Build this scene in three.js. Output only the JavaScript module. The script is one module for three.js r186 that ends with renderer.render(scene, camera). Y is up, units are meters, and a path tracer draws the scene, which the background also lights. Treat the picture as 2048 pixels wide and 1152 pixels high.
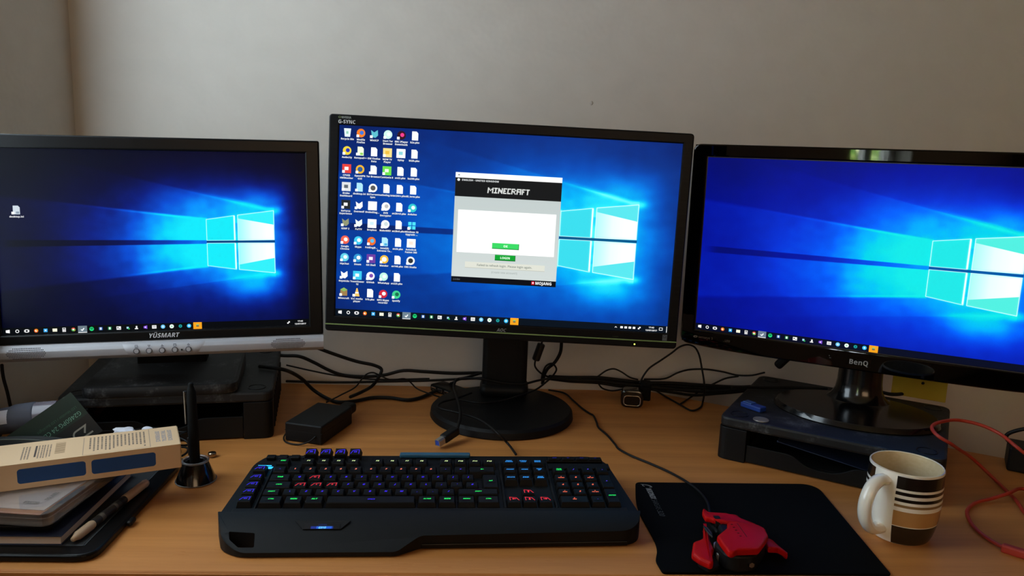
import * as THREE from 'three';
import { RoundedBoxGeometry } from 'three/addons/geometries/RoundedBoxGeometry.js';
import { mergeGeometries, mergeVertices, toCreasedNormals } from 'three/addons/utils/BufferGeometryUtils.js';
import { ImprovedNoise } from 'three/addons/math/ImprovedNoise.js';
import { RectAreaLightUniformsLib } from 'three/addons/lights/RectAreaLightUniformsLib.js';

// ---------------------------------------------------------------- camera, sky, window light, exposure
const scene = new THREE.Scene();
const DESK = 0.74;                                   // height of the desk top
const camera = new THREE.PerspectiveCamera(40.93, 2048 / 1152, 0.05, 60);
camera.rotation.order = 'YXZ';
camera.position.set(0, DESK + 0.4715, 0);
camera.rotation.set(THREE.MathUtils.degToRad(-9.916), THREE.MathUtils.degToRad(-3.241), THREE.MathUtils.degToRad(2.2158));

const renderer = new THREE.WebGLRenderer();
renderer.toneMapping = THREE.LinearToneMapping;
renderer.toneMappingExposure = 1.1;
renderer.shadowMap.enabled = true;
RectAreaLightUniformsLib.init();

scene.background = new THREE.Color(0.80, 0.90, 1.0);  // overcast evening sky, seen only through the openings
scene.backgroundIntensity = 14;

// evening sun over the roof: it lights the garden and the outside of the curtained rear window
const sun = new THREE.DirectionalLight(new THREE.Color(1.0, 0.90, 0.72), 70);
sun.name = 'evening_sun';
sun.position.set(7.5, 7.0, 6.0);
sun.target.position.set(-3.0, 0, 4.5);
sun.castShadow = true;
sun.shadow.mapSize.set(2048, 2048);
Object.assign(sun.shadow.camera, { left: -9, right: 9, top: 9, bottom: -9, near: 0.5, far: 30 });
scene.add(sun, sun.target);


// daylight coming through the net curtain of the window beside the desk
const dayWindow = new THREE.RectAreaLight(new THREE.Color(0.74, 0.89, 1.0), 3.75, 0.70, 1.12);
dayWindow.name = 'daylight_side_window';
dayWindow.position.set(-0.735, 1.50, -0.91);
dayWindow.lookAt(2, 1.50, -0.91);
scene.add(dayWindow);
// low evening sun glowing through the drawn orange curtain of the window behind the camera
const eveningWindow = new THREE.RectAreaLight(new THREE.Color(1.0, 0.70, 0.42), 2.25, 1.36, 0.96);
eveningWindow.name = 'evening_rear_window';
eveningWindow.position.set(0.55, 1.75, 2.26);
eveningWindow.lookAt(0.55, 1.75, -2);
scene.add(eveningWindow);

// ---------------------------------------------------------------- helpers
let seed = 7;
const rnd = () => { seed = (seed * 1664525 + 1013904223) >>> 0; return seed / 4294967296; };
const deg = THREE.MathUtils.degToRad;
const taken = new Map();
function numbered(name) {
  const n = taken.get(name) ?? 0;
  taken.set(name, n + 1);
  return n ? name + '_' + String(n).padStart(3, '0') : name;
}
function shade(o) { o.castShadow = true; o.receiveShadow = true; return o; }
function thing(name, label, category, [x, y, z] = [0, 0, 0], turn = 0, group) {
  const o = new THREE.Group();
  o.name = numbered(name);
  o.position.set(x, y, z);
  o.rotation.y = turn;
  o.userData = { label, category };
  if (group) o.userData.group = group;
  scene.add(o);
  return o;
}
function part(name, geometry, material, parent, label) {
  const m = shade(new THREE.Mesh(geometry, material));
  m.name = name;
  if (label) m.userData.label = label;
  parent.add(m);
  return m;
}
function single(name, label, category, geometry, material, group) {
  const m = part(numbered(name), geometry, material, scene, label);
  m.userData.category = category;
  if (group) m.userData.group = group;
  return m;
}
function structure(name, geometry, material, parent = scene) {
  const m = part(name, geometry, material, parent);
  if (parent === scene) m.userData.kind = 'structure';
  return m;
}
const std = (o) => new THREE.MeshStandardMaterial(o);
const phys = (o) => new THREE.MeshPhysicalMaterial(o);
const rbox = (w, h, d, r = 0.002, x = 0, y = 0, z = 0, s = 2) => new RoundedBoxGeometry(w, h, d, s, Math.min(r, w / 2.01, h / 2.01, d / 2.01)).translate(x, y, z);
const box = (w, h, d, x = 0, y = 0, z = 0) => new THREE.BoxGeometry(w, h, d).translate(x, y, z);
const cyl = (r1, r2, h, n = 24, x = 0, y = 0, z = 0) => new THREE.CylinderGeometry(r1, r2, h, n).translate(x, y, z);
const cylZ = (r1, r2, h, n = 24, x = 0, y = 0, z = 0) => new THREE.CylinderGeometry(r1, r2, h, n).rotateX(Math.PI / 2).translate(x, y, z);
function merged(list) {
  return mergeGeometries(list.map((g) => { const q = g.index ? g.toNonIndexed() : g; for (const k of Object.keys(q.attributes)) if (!['position', 'normal', 'uv'].includes(k)) q.deleteAttribute(k); return q; }));
}
function outline(points) {
  const s = new THREE.Shape();
  points.forEach(([x, y], i) => (i ? s.lineTo(x, y) : s.moveTo(x, y)));
  s.closePath();
  return s;
}
// rounded polygon: corner radii by quadratic curves
function softOutline(points, radius) {
  const s = new THREE.Shape(), n = points.length;
  points.forEach((p, i) => {
    const a = points[(i + n - 1) % n], b = points[(i + 1) % n], r = p[2] ?? radius;
    const la = Math.hypot(a[0] - p[0], a[1] - p[1]), lb = Math.hypot(b[0] - p[0], b[1] - p[1]), ra = Math.min(r, la / 2.05), rb = Math.min(r, lb / 2.05);
    const p0 = [p[0] + (a[0] - p[0]) / la * ra, p[1] + (a[1] - p[1]) / la * ra], p1 = [p[0] + (b[0] - p[0]) / lb * rb, p[1] + (b[1] - p[1]) / lb * rb];
    i ? s.lineTo(...p0) : s.moveTo(...p0);
    s.quadraticCurveTo(p[0], p[1], ...p1);
  });
  s.closePath();
  return s;
}
const rectOutline = (x0, y0, x1, y1, r) => softOutline([[x0, y0], [x1, y0], [x1, y1], [x0, y1]], r);
function extrude(shape, depth, bevel = 0, o = {}) {
  const inset = Math.min(bevel, depth / 2.01);
  return new THREE.ExtrudeGeometry(shape, { depth: depth - 2 * inset, bevelEnabled: bevel > 0, bevelThickness: inset, bevelSize: bevel, bevelOffset: -bevel, bevelSegments: o.segments ?? 2, curveSegments: o.curve ?? 8 }).translate(0, 0, inset);
}
// a slab lying flat: the shape is drawn with y = -z, extruded upwards from y = 0
const slab = (shape, height, bevel = 0, o) => extrude(shape, height, bevel, o).rotateX(-Math.PI / 2);
const flat = (pts) => pts.map(([x, z, r]) => [x, -z, r]);
function tube(points, radius, closed = false, segments) {
  const c = new THREE.CatmullRomCurve3(points.map((p) => new THREE.Vector3(...p)), closed, 'centripetal');
  return new THREE.TubeGeometry(c, segments ?? Math.max(24, points.length * 10), radius, 10, closed);
}
function capped(points, radius) {
  const g = [tube(points, radius)], a = points[0], b = points[points.length - 1];
  for (const p of [a, b]) g.push(new THREE.SphereGeometry(radius, 10, 6).translate(...p));
  return merged(g);
}
function canvas(w, h, draw) {
  const c = document.createElement('canvas');
  c.width = w; c.height = h;
  draw(c.getContext('2d'), w, h);
  return c;
}
function texture(c, srgb = true) {
  const t = new THREE.CanvasTexture(c);
  if (srgb) t.colorSpace = THREE.SRGBColorSpace;
  t.wrapS = t.wrapT = THREE.ClampToEdgeWrapping;
  t.magFilter = THREE.LinearFilter;
  return t;
}
const noiseGen = new ImprovedNoise();
function dataTexture(w, h, f, srgb) {
  const d = new Uint8Array(w * h * 4);
  for (let y = 0; y < h; y++) for (let x = 0; x < w; x++) {
    const c = f(x / w, y / h, x, y), o = (y * w + x) * 4;
    for (let k = 0; k < 3; k++) d[o + k] = Math.max(0, Math.min(255, c[k] ?? c[0]));
    d[o + 3] = 255;
  }
  const t = new THREE.DataTexture(d, w, h);
  t.wrapS = t.wrapT = THREE.RepeatWrapping;
  t.magFilter = THREE.LinearFilter;
  t.minFilter = THREE.LinearMipmapLinearFilter;
  t.generateMipmaps = true;
  if (srgb) t.colorSpace = THREE.SRGBColorSpace;
  t.needsUpdate = true;
  return t;
}
// noise that repeats over 0..1 in both directions
function tiling(u, v, su, sv, z) {
  const n = (a, b) => noiseGen.noise(a * su, b * sv, z), wu = u, wv = v;
  return (n(u, v) * (1 - wu) + n(u - 1, v) * wu) * (1 - wv) + (n(u, v - 1) * (1 - wu) + n(u - 1, v - 1) * wu) * wv;
}
// printed lettering: a flat film with see-through ground
function print(w, h, pw, draw, o = {}) {
  const ph = Math.round(pw * h / w), c = canvas(pw, ph, (g) => { g.clearRect(0, 0, pw, ph); draw(g, pw, ph); });
  return { geometry: new THREE.PlaneGeometry(w, h), material: std({ map: texture(c), transparent: true, roughness: 0.6, polygonOffset: true, polygonOffsetFactor: -1, ...o }) };
}
function addPrint(name, w, h, pw, draw, parent, [x, y, z], [rx, ry, rz] = [0, 0, 0], o) {
  const p = print(w, h, pw, draw, o), m = part(name, p.geometry, p.material, parent);
  m.castShadow = false;
  m.rotation.set(rx, ry, rz);
  m.position.set(x, y, z);
  return m;
}

// ---------------------------------------------------------------- materials
const WALL_TILE = 1.6;
const wallBump = dataTexture(1024, 1024, (u, v) => {
  let n = 0.55 * tiling(u, v, 150, 150, 3.1) + 0.35 * tiling(u, v, 60, 60, 9.7) + 0.35 * tiling(u, v, 18, 14, 5.2);
  return [128 + 105 * n];
});
wallBump.repeat.set(1 / WALL_TILE, 1 / WALL_TILE);
const wallMap = dataTexture(512, 512, (u, v) => {
  const n = 5 * tiling(u, v, 6, 6, 1.3) + 4 * tiling(u, v, 40, 40, 2.2);
  return [209 + n, 204 + n, 195 + n];
}, true);
wallMap.repeat.set(1 / WALL_TILE, 1 / WALL_TILE);
const M = {};
M.wall = std({ map: wallMap, bumpMap: wallBump, bumpScale: 0.0011, roughness: 0.92 });
M.ceiling = std({ color: 0xb8a890, roughness: 0.95 });
M.floor = std({ color: 0x5e3d22, roughness: 0.6 });
M.wallWarm = std({ color: 0x8a5f3a, roughness: 0.9 });
M.white = std({ color: 0xe8e6e0, roughness: 0.45 });
const woodMap = dataTexture(2048, 1024, (u, v) => {
  const g1 = tiling(u, v, 2.2, 34, 4.4), g2 = tiling(u, v, 7, 120, 8.1), g3 = tiling(u, v, 30, 420, 2.9), bow = tiling(u, v, 3, 7, 6.6);
  const t = 15 * Math.sin(v * 95 + bow * 7 + g1 * 3) * 0.35 + 15 * g1 + 12 * g2 + 9 * g3;
  const pore = g3 > 0.34 && g2 > 0.02 ? -13 : 0;
  return [192 + t * 0.8 + pore, 127 + t * 0.7 + pore, 66 + t * 0.5 + pore];
}, true);
woodMap.repeat.set(1 / 1.3, 1 / 0.65);
M.wood = phys({ map: woodMap, roughness: 0.48, specularIntensity: 0.6 });
const grain = dataTexture(256, 256, (u, v) => [128 + 60 * tiling(u, v, 90, 90, 1.7) + 50 * tiling(u, v, 38, 38, 7.7)]);
grain.repeat.set(9, 9);
M.black = phys({ color: 0x0a0b0c, specularIntensity: 0.5, roughness: 0.5, bumpMap: grain, bumpScale: 0.00015 });
M.blackSmooth = phys({ color: 0x08090a, roughness: 0.34, specularIntensity: 0.4 });
M.gloss = phys({ color: 0x050506, roughness: 0.2, clearcoat: 0.5, clearcoatRoughness: 0.1 });
M.mirrorGloss = phys({ color: 0x020202, roughness: 0.03 });
M.matteBlack = phys({ color: 0x070808, roughness: 0.75, specularIntensity: 0.4 });
M.rubber = phys({ color: 0x080808, roughness: 0.55, specularIntensity: 0.6 });
M.void = std({ color: 0x050505, roughness: 0.9 });
const brushed = dataTexture(512, 256, (u, v) => { const n = 14 * tiling(u, v, 4, 120, 3.3) + 8 * tiling(u, v, 12, 125, 6.1); return [13 + n * 0.7, 13 + n * 0.7, 14 + n * 0.7]; }, true);
brushed.repeat.set(3, 3);
M.brushedBlack = phys({ map: brushed, roughness: 0.42, specularIntensity: 0.35 });
M.silver = std({ color: 0xa6a6aa, roughness: 0.4, metalness: 0.12 });
M.chrome = std({ color: 0xd8d8da, roughness: 0.14, metalness: 1 });
M.steel = std({ color: 0xb4b0a8, roughness: 0.28, metalness: 0.75 });
// shelf plastic: black with settled dust
const dustMap = dataTexture(512, 512, (u, v) => {
  const a = tiling(u, v, 5, 5, 2.1) + 0.6 * tiling(u, v, 22, 22, 4.2) + 0.5 * tiling(u, v, 120, 120, 9.4), k = Math.max(0, a - 0.10) * 120;
  return [12 + k * 0.9, 12 + k * 0.9, 13 + k * 0.9];
}, true);
dustMap.repeat.set(3, 3);
M.dusty = std({ map: dustMap, roughness: 0.62 });
// ---------------------------------------------------------------- the room
const ROOM = { left: -0.745, right: 2.3, back: -1.515, front: 2.3, top: 2.42, t: 0.15 };
function panelUV(g) {                                  // wall faces: uv in metres from the position
  const p = g.attributes.position, n = g.attributes.normal, uv = new Float32Array(p.count * 2);
  for (let i = 0; i < p.count; i++) {
    const ax = Math.abs(n.getX(i)), ay = Math.abs(n.getY(i));
    uv[i * 2] = ax > 0.7 ? p.getZ(i) : p.getX(i);
    uv[i * 2 + 1] = ay > 0.7 ? p.getZ(i) : p.getY(i);
  }
  g.setAttribute('uv', new THREE.BufferAttribute(uv, 2));
  return g;
}
const wallBox = (x0, y0, z0, x1, y1, z1) => panelUV(box(x1 - x0, y1 - y0, z1 - z0, (x0 + x1) / 2, (y0 + y1) / 2, (z0 + z1) / 2));
const { left, right, back, front, top: roof, t: TH } = ROOM;
structure('wall_back', wallBox(left - TH, 0, back - TH, right + TH, roof, back), M.wall);
structure('wall_right', wallBox(right, 0, back, right + TH, roof, front), M.wallWarm);
const W3 = { x0: -0.15, x1: 1.25, y0: 1.25, y1: 2.25 };
structure('wall_front', merged([wallBox(left - TH, 0, front, W3.x0, roof, front + TH), wallBox(W3.x1, 0, front, right + TH, roof, front + TH), wallBox(W3.x0, 0, front, W3.x1, W3.y0, front + TH), wallBox(W3.x0, W3.y1, front, W3.x1, roof, front + TH)]), M.wallWarm);
structure('floor', wallBox(left - TH, -0.1, back - TH, right + TH, 0, front + TH), M.floor);
structure('ceiling', wallBox(left - TH, roof, back - TH, right + TH, roof + 0.1, front + TH), M.ceiling);
// left wall: two openings (the wide side window by the desk, a narrow garden window further on)
const W1 = { z0: -1.27, z1: -0.55, y0: 0.92, y1: 2.08 }, W2 = { z0: 0.822, z1: 1.30, y0: 0.85, y1: 2.05 };
structure('wall_left', merged([
  wallBox(left - TH, 0, back, left, roof, W1.z0),
  wallBox(left - TH, 0, W1.z0, left, W1.y0, W1.z1), wallBox(left - TH, W1.y1, W1.z0, left, roof, W1.z1),
  wallBox(left - TH, 0, W1.z1, left, roof, W2.z0),
  wallBox(left - TH, 0, W2.z0, left, W2.y0, W2.z1), wallBox(left - TH, W2.y1, W2.z0, left, roof, W2.z1),
  wallBox(left - TH, 0, W2.z1, left, roof, front),
]), M.wall);
M.glass = phys({ color: 0xffffff, roughness: 0, transmission: 1, thickness: 0, ior: 1.45 });
M.net = phys({ color: 0xf2f4f6, roughness: 1, transmission: 0.06, thickness: 0 });
M.drape = std({ color: 0x9aa3ad, roughness: 0.95 });
function buildWindow(name, w, posts) {
  const g = new THREE.Group();
  g.name = name;
  g.userData.kind = 'structure';
  scene.add(g);
  const x = left - 0.11, f = 0.045, h = w.y1 - w.y0, d = w.z1 - w.z0, cy = (w.y0 + w.y1) / 2, cz = (w.z0 + w.z1) / 2;
  part('window_frame', merged([box(0.05, f, d, x, w.y0 + f / 2, cz), box(0.05, f, d, x, w.y1 - f / 2, cz), box(0.05, h, f, x, cy, w.z0 + f / 2), box(0.05, h, f, x, cy, w.z1 - f / 2),
    ...posts.map((z) => box(0.05, h, 0.03, x, cy, z))]), M.white, g);
  part('window_sill', rbox(0.16, 0.025, d + 0.06, 0.006, left - 0.02, w.y0 + 0.0125, cz), M.white, g);
  const edges = [w.z0 + f, ...posts, w.z1 - f];
  for (let i = 0; i + 1 < edges.length; i++) part('pane', box(0.004, h - 2 * f, edges[i + 1] - edges[i], x, cy, (edges[i] + edges[i + 1]) / 2), M.glass, g);
  return g;
}
const win1 = buildWindow('window_1', W1, [-0.91]);
const win2 = buildWindow('window_2', W2, [1.10]);
// net curtain across the side window, hung just inside the reveal
function pleated(z0, z1, y0, y1, amp, n, x) {
  const g = new THREE.PlaneGeometry(z1 - z0, y1 - y0, n * 8, 2).rotateY(Math.PI / 2).translate(x, (y0 + y1) / 2, (z0 + z1) / 2), p = g.attributes.position;
  for (let i = 0; i < p.count; i++) p.setX(i, x + amp * Math.sin((p.getZ(i) - z0) / (z1 - z0) * n * Math.PI * 2));
  g.computeVertexNormals();
  return g;
}
single('net_curtain', 'white net curtain drawn across the wide window beside the desk', 'curtain', pleated(W1.z0 + 0.005, W1.z1 - 0.005, W1.y0 + 0.03, W1.y1 - 0.01, 0.008, 22, left - 0.055), M.net);
single('grey_curtain', 'grey curtain hanging in the narrow garden window', 'curtain', pleated(1.010, 1.066, W2.y0 + 0.03, W2.y1 - 0.01, 0.006, 3, left - 0.055), M.drape);
{
  const g = new THREE.Group(), f = 0.045, w = W3.x1 - W3.x0, h = W3.y1 - W3.y0, cx = (W3.x0 + W3.x1) / 2, cy = (W3.y0 + W3.y1) / 2, z = front + 0.11;
  g.name = 'window_3'; g.userData.kind = 'structure'; scene.add(g);
  part('window_frame', merged([box(w, f, 0.05, cx, W3.y0 + f / 2, z), box(w, f, 0.05, cx, W3.y1 - f / 2, z), box(f, h, 0.05, W3.x0 + f / 2, cy, z), box(f, h, 0.05, W3.x1 - f / 2, cy, z), box(0.04, h, 0.05, cx, cy, z)]), M.white, g);
  for (const s of [-1, 1]) part('pane', box(w / 2 - f - 0.02, h - 2 * f, 0.004, cx + s * (w / 4 - 0.0125), cy, z), M.glass, g);
  const c = new THREE.PlaneGeometry(w - 0.01, h - 0.02, 200, 2).rotateY(Math.PI), p = c.attributes.position;
  for (let i = 0; i < p.count; i++) p.setZ(i, 0.008 * Math.sin(p.getX(i) * 95));
  c.computeVertexNormals();
  single('orange_curtain', 'orange curtain drawn across the window facing the desk', 'curtain', c.translate(cx, cy, front + 0.03), phys({ color: 0xd08a4a, roughness: 1, transmission: 0.05, thickness: 0 }));
}
// garden outside the narrow window
structure('ground_outside', box(14, 0.1, 22, left - TH - 7.2, -0.45, 3), std({ color: 0x4f6238, roughness: 1 }));
{
  const leaf = new THREE.PlaneGeometry(0.11, 0.06), n = 9000, hedge = new THREE.InstancedMesh(leaf, std({ color: 0xffffff, roughness: 0.8, side: THREE.DoubleSide }), n);
  const m = new THREE.Matrix4(), q = new THREE.Quaternion(), e = new THREE.Euler(), col = new THREE.Color();
  for (let i = 0; i < n; i++) {
    const z = 4.6 + rnd() * 4.2, y = -0.4 + rnd() * 3.4, bulge = 0.35 * Math.sin(z * 3.1) * Math.cos(y * 2.3);
    e.set(rnd() * 6.3, rnd() * 6.3, rnd() * 6.3);
    m.compose(new THREE.Vector3(-4.2 + bulge + (rnd() - 0.5) * 0.6, y, z), q.setFromEuler(e), new THREE.Vector3(1, 1, 1).multiplyScalar(0.6 + rnd() * 0.9));
    hedge.setMatrixAt(i, m);
    hedge.setColorAt(i, col.setHSL(0.2 + rnd() * 0.08, 0.4 + rnd() * 0.25, 0.3 + rnd() * 0.4));
  }
  hedge.name = 'garden_hedge';
  hedge.userData = { label: 'leafy green hedge in the garden outside the narrow window', category: 'hedge', kind: 'stuff' };
  shade(hedge);
  scene.add(hedge);
}
// filler marks on the wall: two little scars and a nail hole rim
for (const [x, y, w, h, a] of [[0.225, 1.292, 0.0035, 0.004, 0], [0.2495, 1.176, 0.002, 0.013, -0.5], [0.269, 1.140, 0.0016, 0.016, -0.15], [-0.085, 1.172, 0.002, 0.012, 0.1]]) {
  const g = new THREE.SphereGeometry(1, 10, 6).scale(w, h, 0.0012).rotateZ(a).translate(x, y + 0.02, back);
  part('wall_scar', g, M.wall, scene.getObjectByName('wall_back'));
}

// ---------------------------------------------------------------- the desk
{
  const d = thing('desk', 'beech laminate desk carrying the three screens, with a slanting rear right edge', 'desk', [0, 0, 0]);
  const pts = [[left + 0.004, -0.806], [1.45, -0.806], [1.45, -0.83], [0.375, -1.511], [left + 0.004, -1.511]];
  pts[2] = [1.45, -0.84]; pts[3] = [0.372, -1.511];
  part('desk_top', slab(outline(flat(pts)), 0.028, 0.0015, { segments: 1 }).translate(0, DESK - 0.028, 0), M.wood, d);
  const edge = part('edging_strip', rbox(1.45 - left - 0.004, 0.0265, 0.002, 0.0008, (1.45 + left) / 2 + 0.002, DESK - 0.0148, -0.8049), M.wood, d);
  edge.name = 'edging_strip';
  for (const x of [left + 0.03, 0.33, 1.38]) part('side_panel', box(0.022, DESK - 0.03, x > 1 ? 0.03 : 0.56, x, (DESK - 0.03) / 2, x > 1 ? -0.85 : -1.1), M.wood, d);
}

// ---------------------------------------------------------------- monitor shelves
function riser(name, label, W, D, H, pos, turn) {
  const r = thing(name, label, 'monitor riser', pos, turn, undefined);
  const lip = 0.017, post = 0.045, drawerH = H - lip - 0.024;
  part('top_plate', slab(softOutline(flat([[-W / 2, D / 2], [W / 2, D / 2], [W / 2, -D / 2], [-W / 2, -D / 2]]), 0.018), lip, 0.004).translate(0, H - lip, 0), M.dusty, r);
  for (const s of [-1, 1]) {
    part('front_post', slab(softOutline(flat(s < 0 ? [[-W / 2, D / 2, 0.016], [-W / 2 + post, D / 2, 0.001], [-W / 2 + post, D / 2 - 0.03, 0.001], [-W / 2, D / 2 - 0.03, 0.001]] : [[W / 2 - post, D / 2, 0.001], [W / 2, D / 2, 0.016], [W / 2, D / 2 - 0.03, 0.001], [W / 2 - post, D / 2 - 0.03, 0.001]]), 0.002), H - lip - 0.0002, 0.001), M.black, r);
    const side = part('side_wall', box(0.006, H - lip - 0.0005, D - 0.055, s * (W / 2 - 0.004), (H - lip) / 2, -0.008), M.black, r);
    for (let k = 0; k < 9; k++) part('rib', rbox(0.004, H - lip - 0.004, 0.007, 0.0015, s * (W / 2 - 0.0012), (H - lip) / 2, -D * 0.36 + k * D * 0.085), M.black, side);
  }
  part('rear_wall', box(W - 0.03, H - lip - 0.0005, 0.006, 0, (H - lip) / 2, -D / 2 + 0.012), M.black, r);
  // drawer with a scooped front
  const hw = W / 2 - post - 0.001, dr = part('drawer_tray', merged([box(2 * hw - 0.004, 0.003, D - 0.06, 0, 0.006, 0), box(0.003, drawerH - 0.01, D - 0.06, -hw + 0.003, drawerH / 2 + 0.002, 0), box(0.003, drawerH - 0.01, D - 0.06, hw - 0.003, drawerH / 2 + 0.002, 0)]), M.matteBlack, r);
  const s = new THREE.Shape();
  s.moveTo(-hw, 0.002); s.lineTo(hw, 0.002); s.lineTo(hw, drawerH); s.lineTo(0.055, drawerH);
  s.bezierCurveTo(0.035, drawerH, 0.035, drawerH - 0.016, 0.0, drawerH - 0.016);
  s.bezierCurveTo(-0.035, drawerH - 0.016, -0.035, drawerH, -0.055, drawerH);
  s.lineTo(-hw, drawerH); s.closePath();
  part('drawer_front', extrude(s, 0.004, 0.0008).translate(0, 0, D / 2 - 0.0065), M.black, dr);
  for (const [x, z] of [[-1, 1], [1, 1], [1, -1], [-1, -1]]) part('stacking_ring', new THREE.TorusGeometry(0.0135, 0.0009, 6, 28).rotateX(Math.PI / 2).translate(x * (W / 2 - 0.026), H + 0.0002, z * (D / 2 - 0.026)), M.blackSmooth, r);
  return r;
}
const RISER_L = { W: 0.315, D: 0.285, H: 0.0785, x: -0.4923, z: -1.3225, turn: deg(10.8) };
const RISER_R = { W: 0.32, D: 0.288, H: 0.0705, x: 0.6185, z: -1.1965, turn: deg(-33) };
riser('monitor_riser', 'dusty black plastic riser with drawer under the silver-edged screen', RISER_L.W, RISER_L.D, RISER_L.H, [RISER_L.x, DESK + 0.0003, RISER_L.z], RISER_L.turn);
riser('monitor_riser', 'dusty black plastic riser with drawer carrying the blue memory stick', RISER_R.W, RISER_R.D, RISER_R.H, [RISER_R.x, DESK + 0.0003, RISER_R.z], RISER_R.turn);
// ---------------------------------------------------------------- what the screens show
const mix = (a, b, t) => a + (b - a) * t, clamp01 = (t) => Math.max(0, Math.min(1, t)), smooth = (a, b, t) => { t = clamp01((t - a) / (b - a)); return t * t * (3 - 2 * t); };
function ramp(stops, t) {
  t = clamp01(t);
  for (let i = 1; i < stops.length; i++) if (t <= stops[i][0]) { const [a, ca] = stops[i - 1], [b, cb] = stops[i], k = (t - a) / (b - a); return ca.map((c, j) => mix(c, cb[j], k)); }
  return stops[stops.length - 1][1];
}
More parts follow.
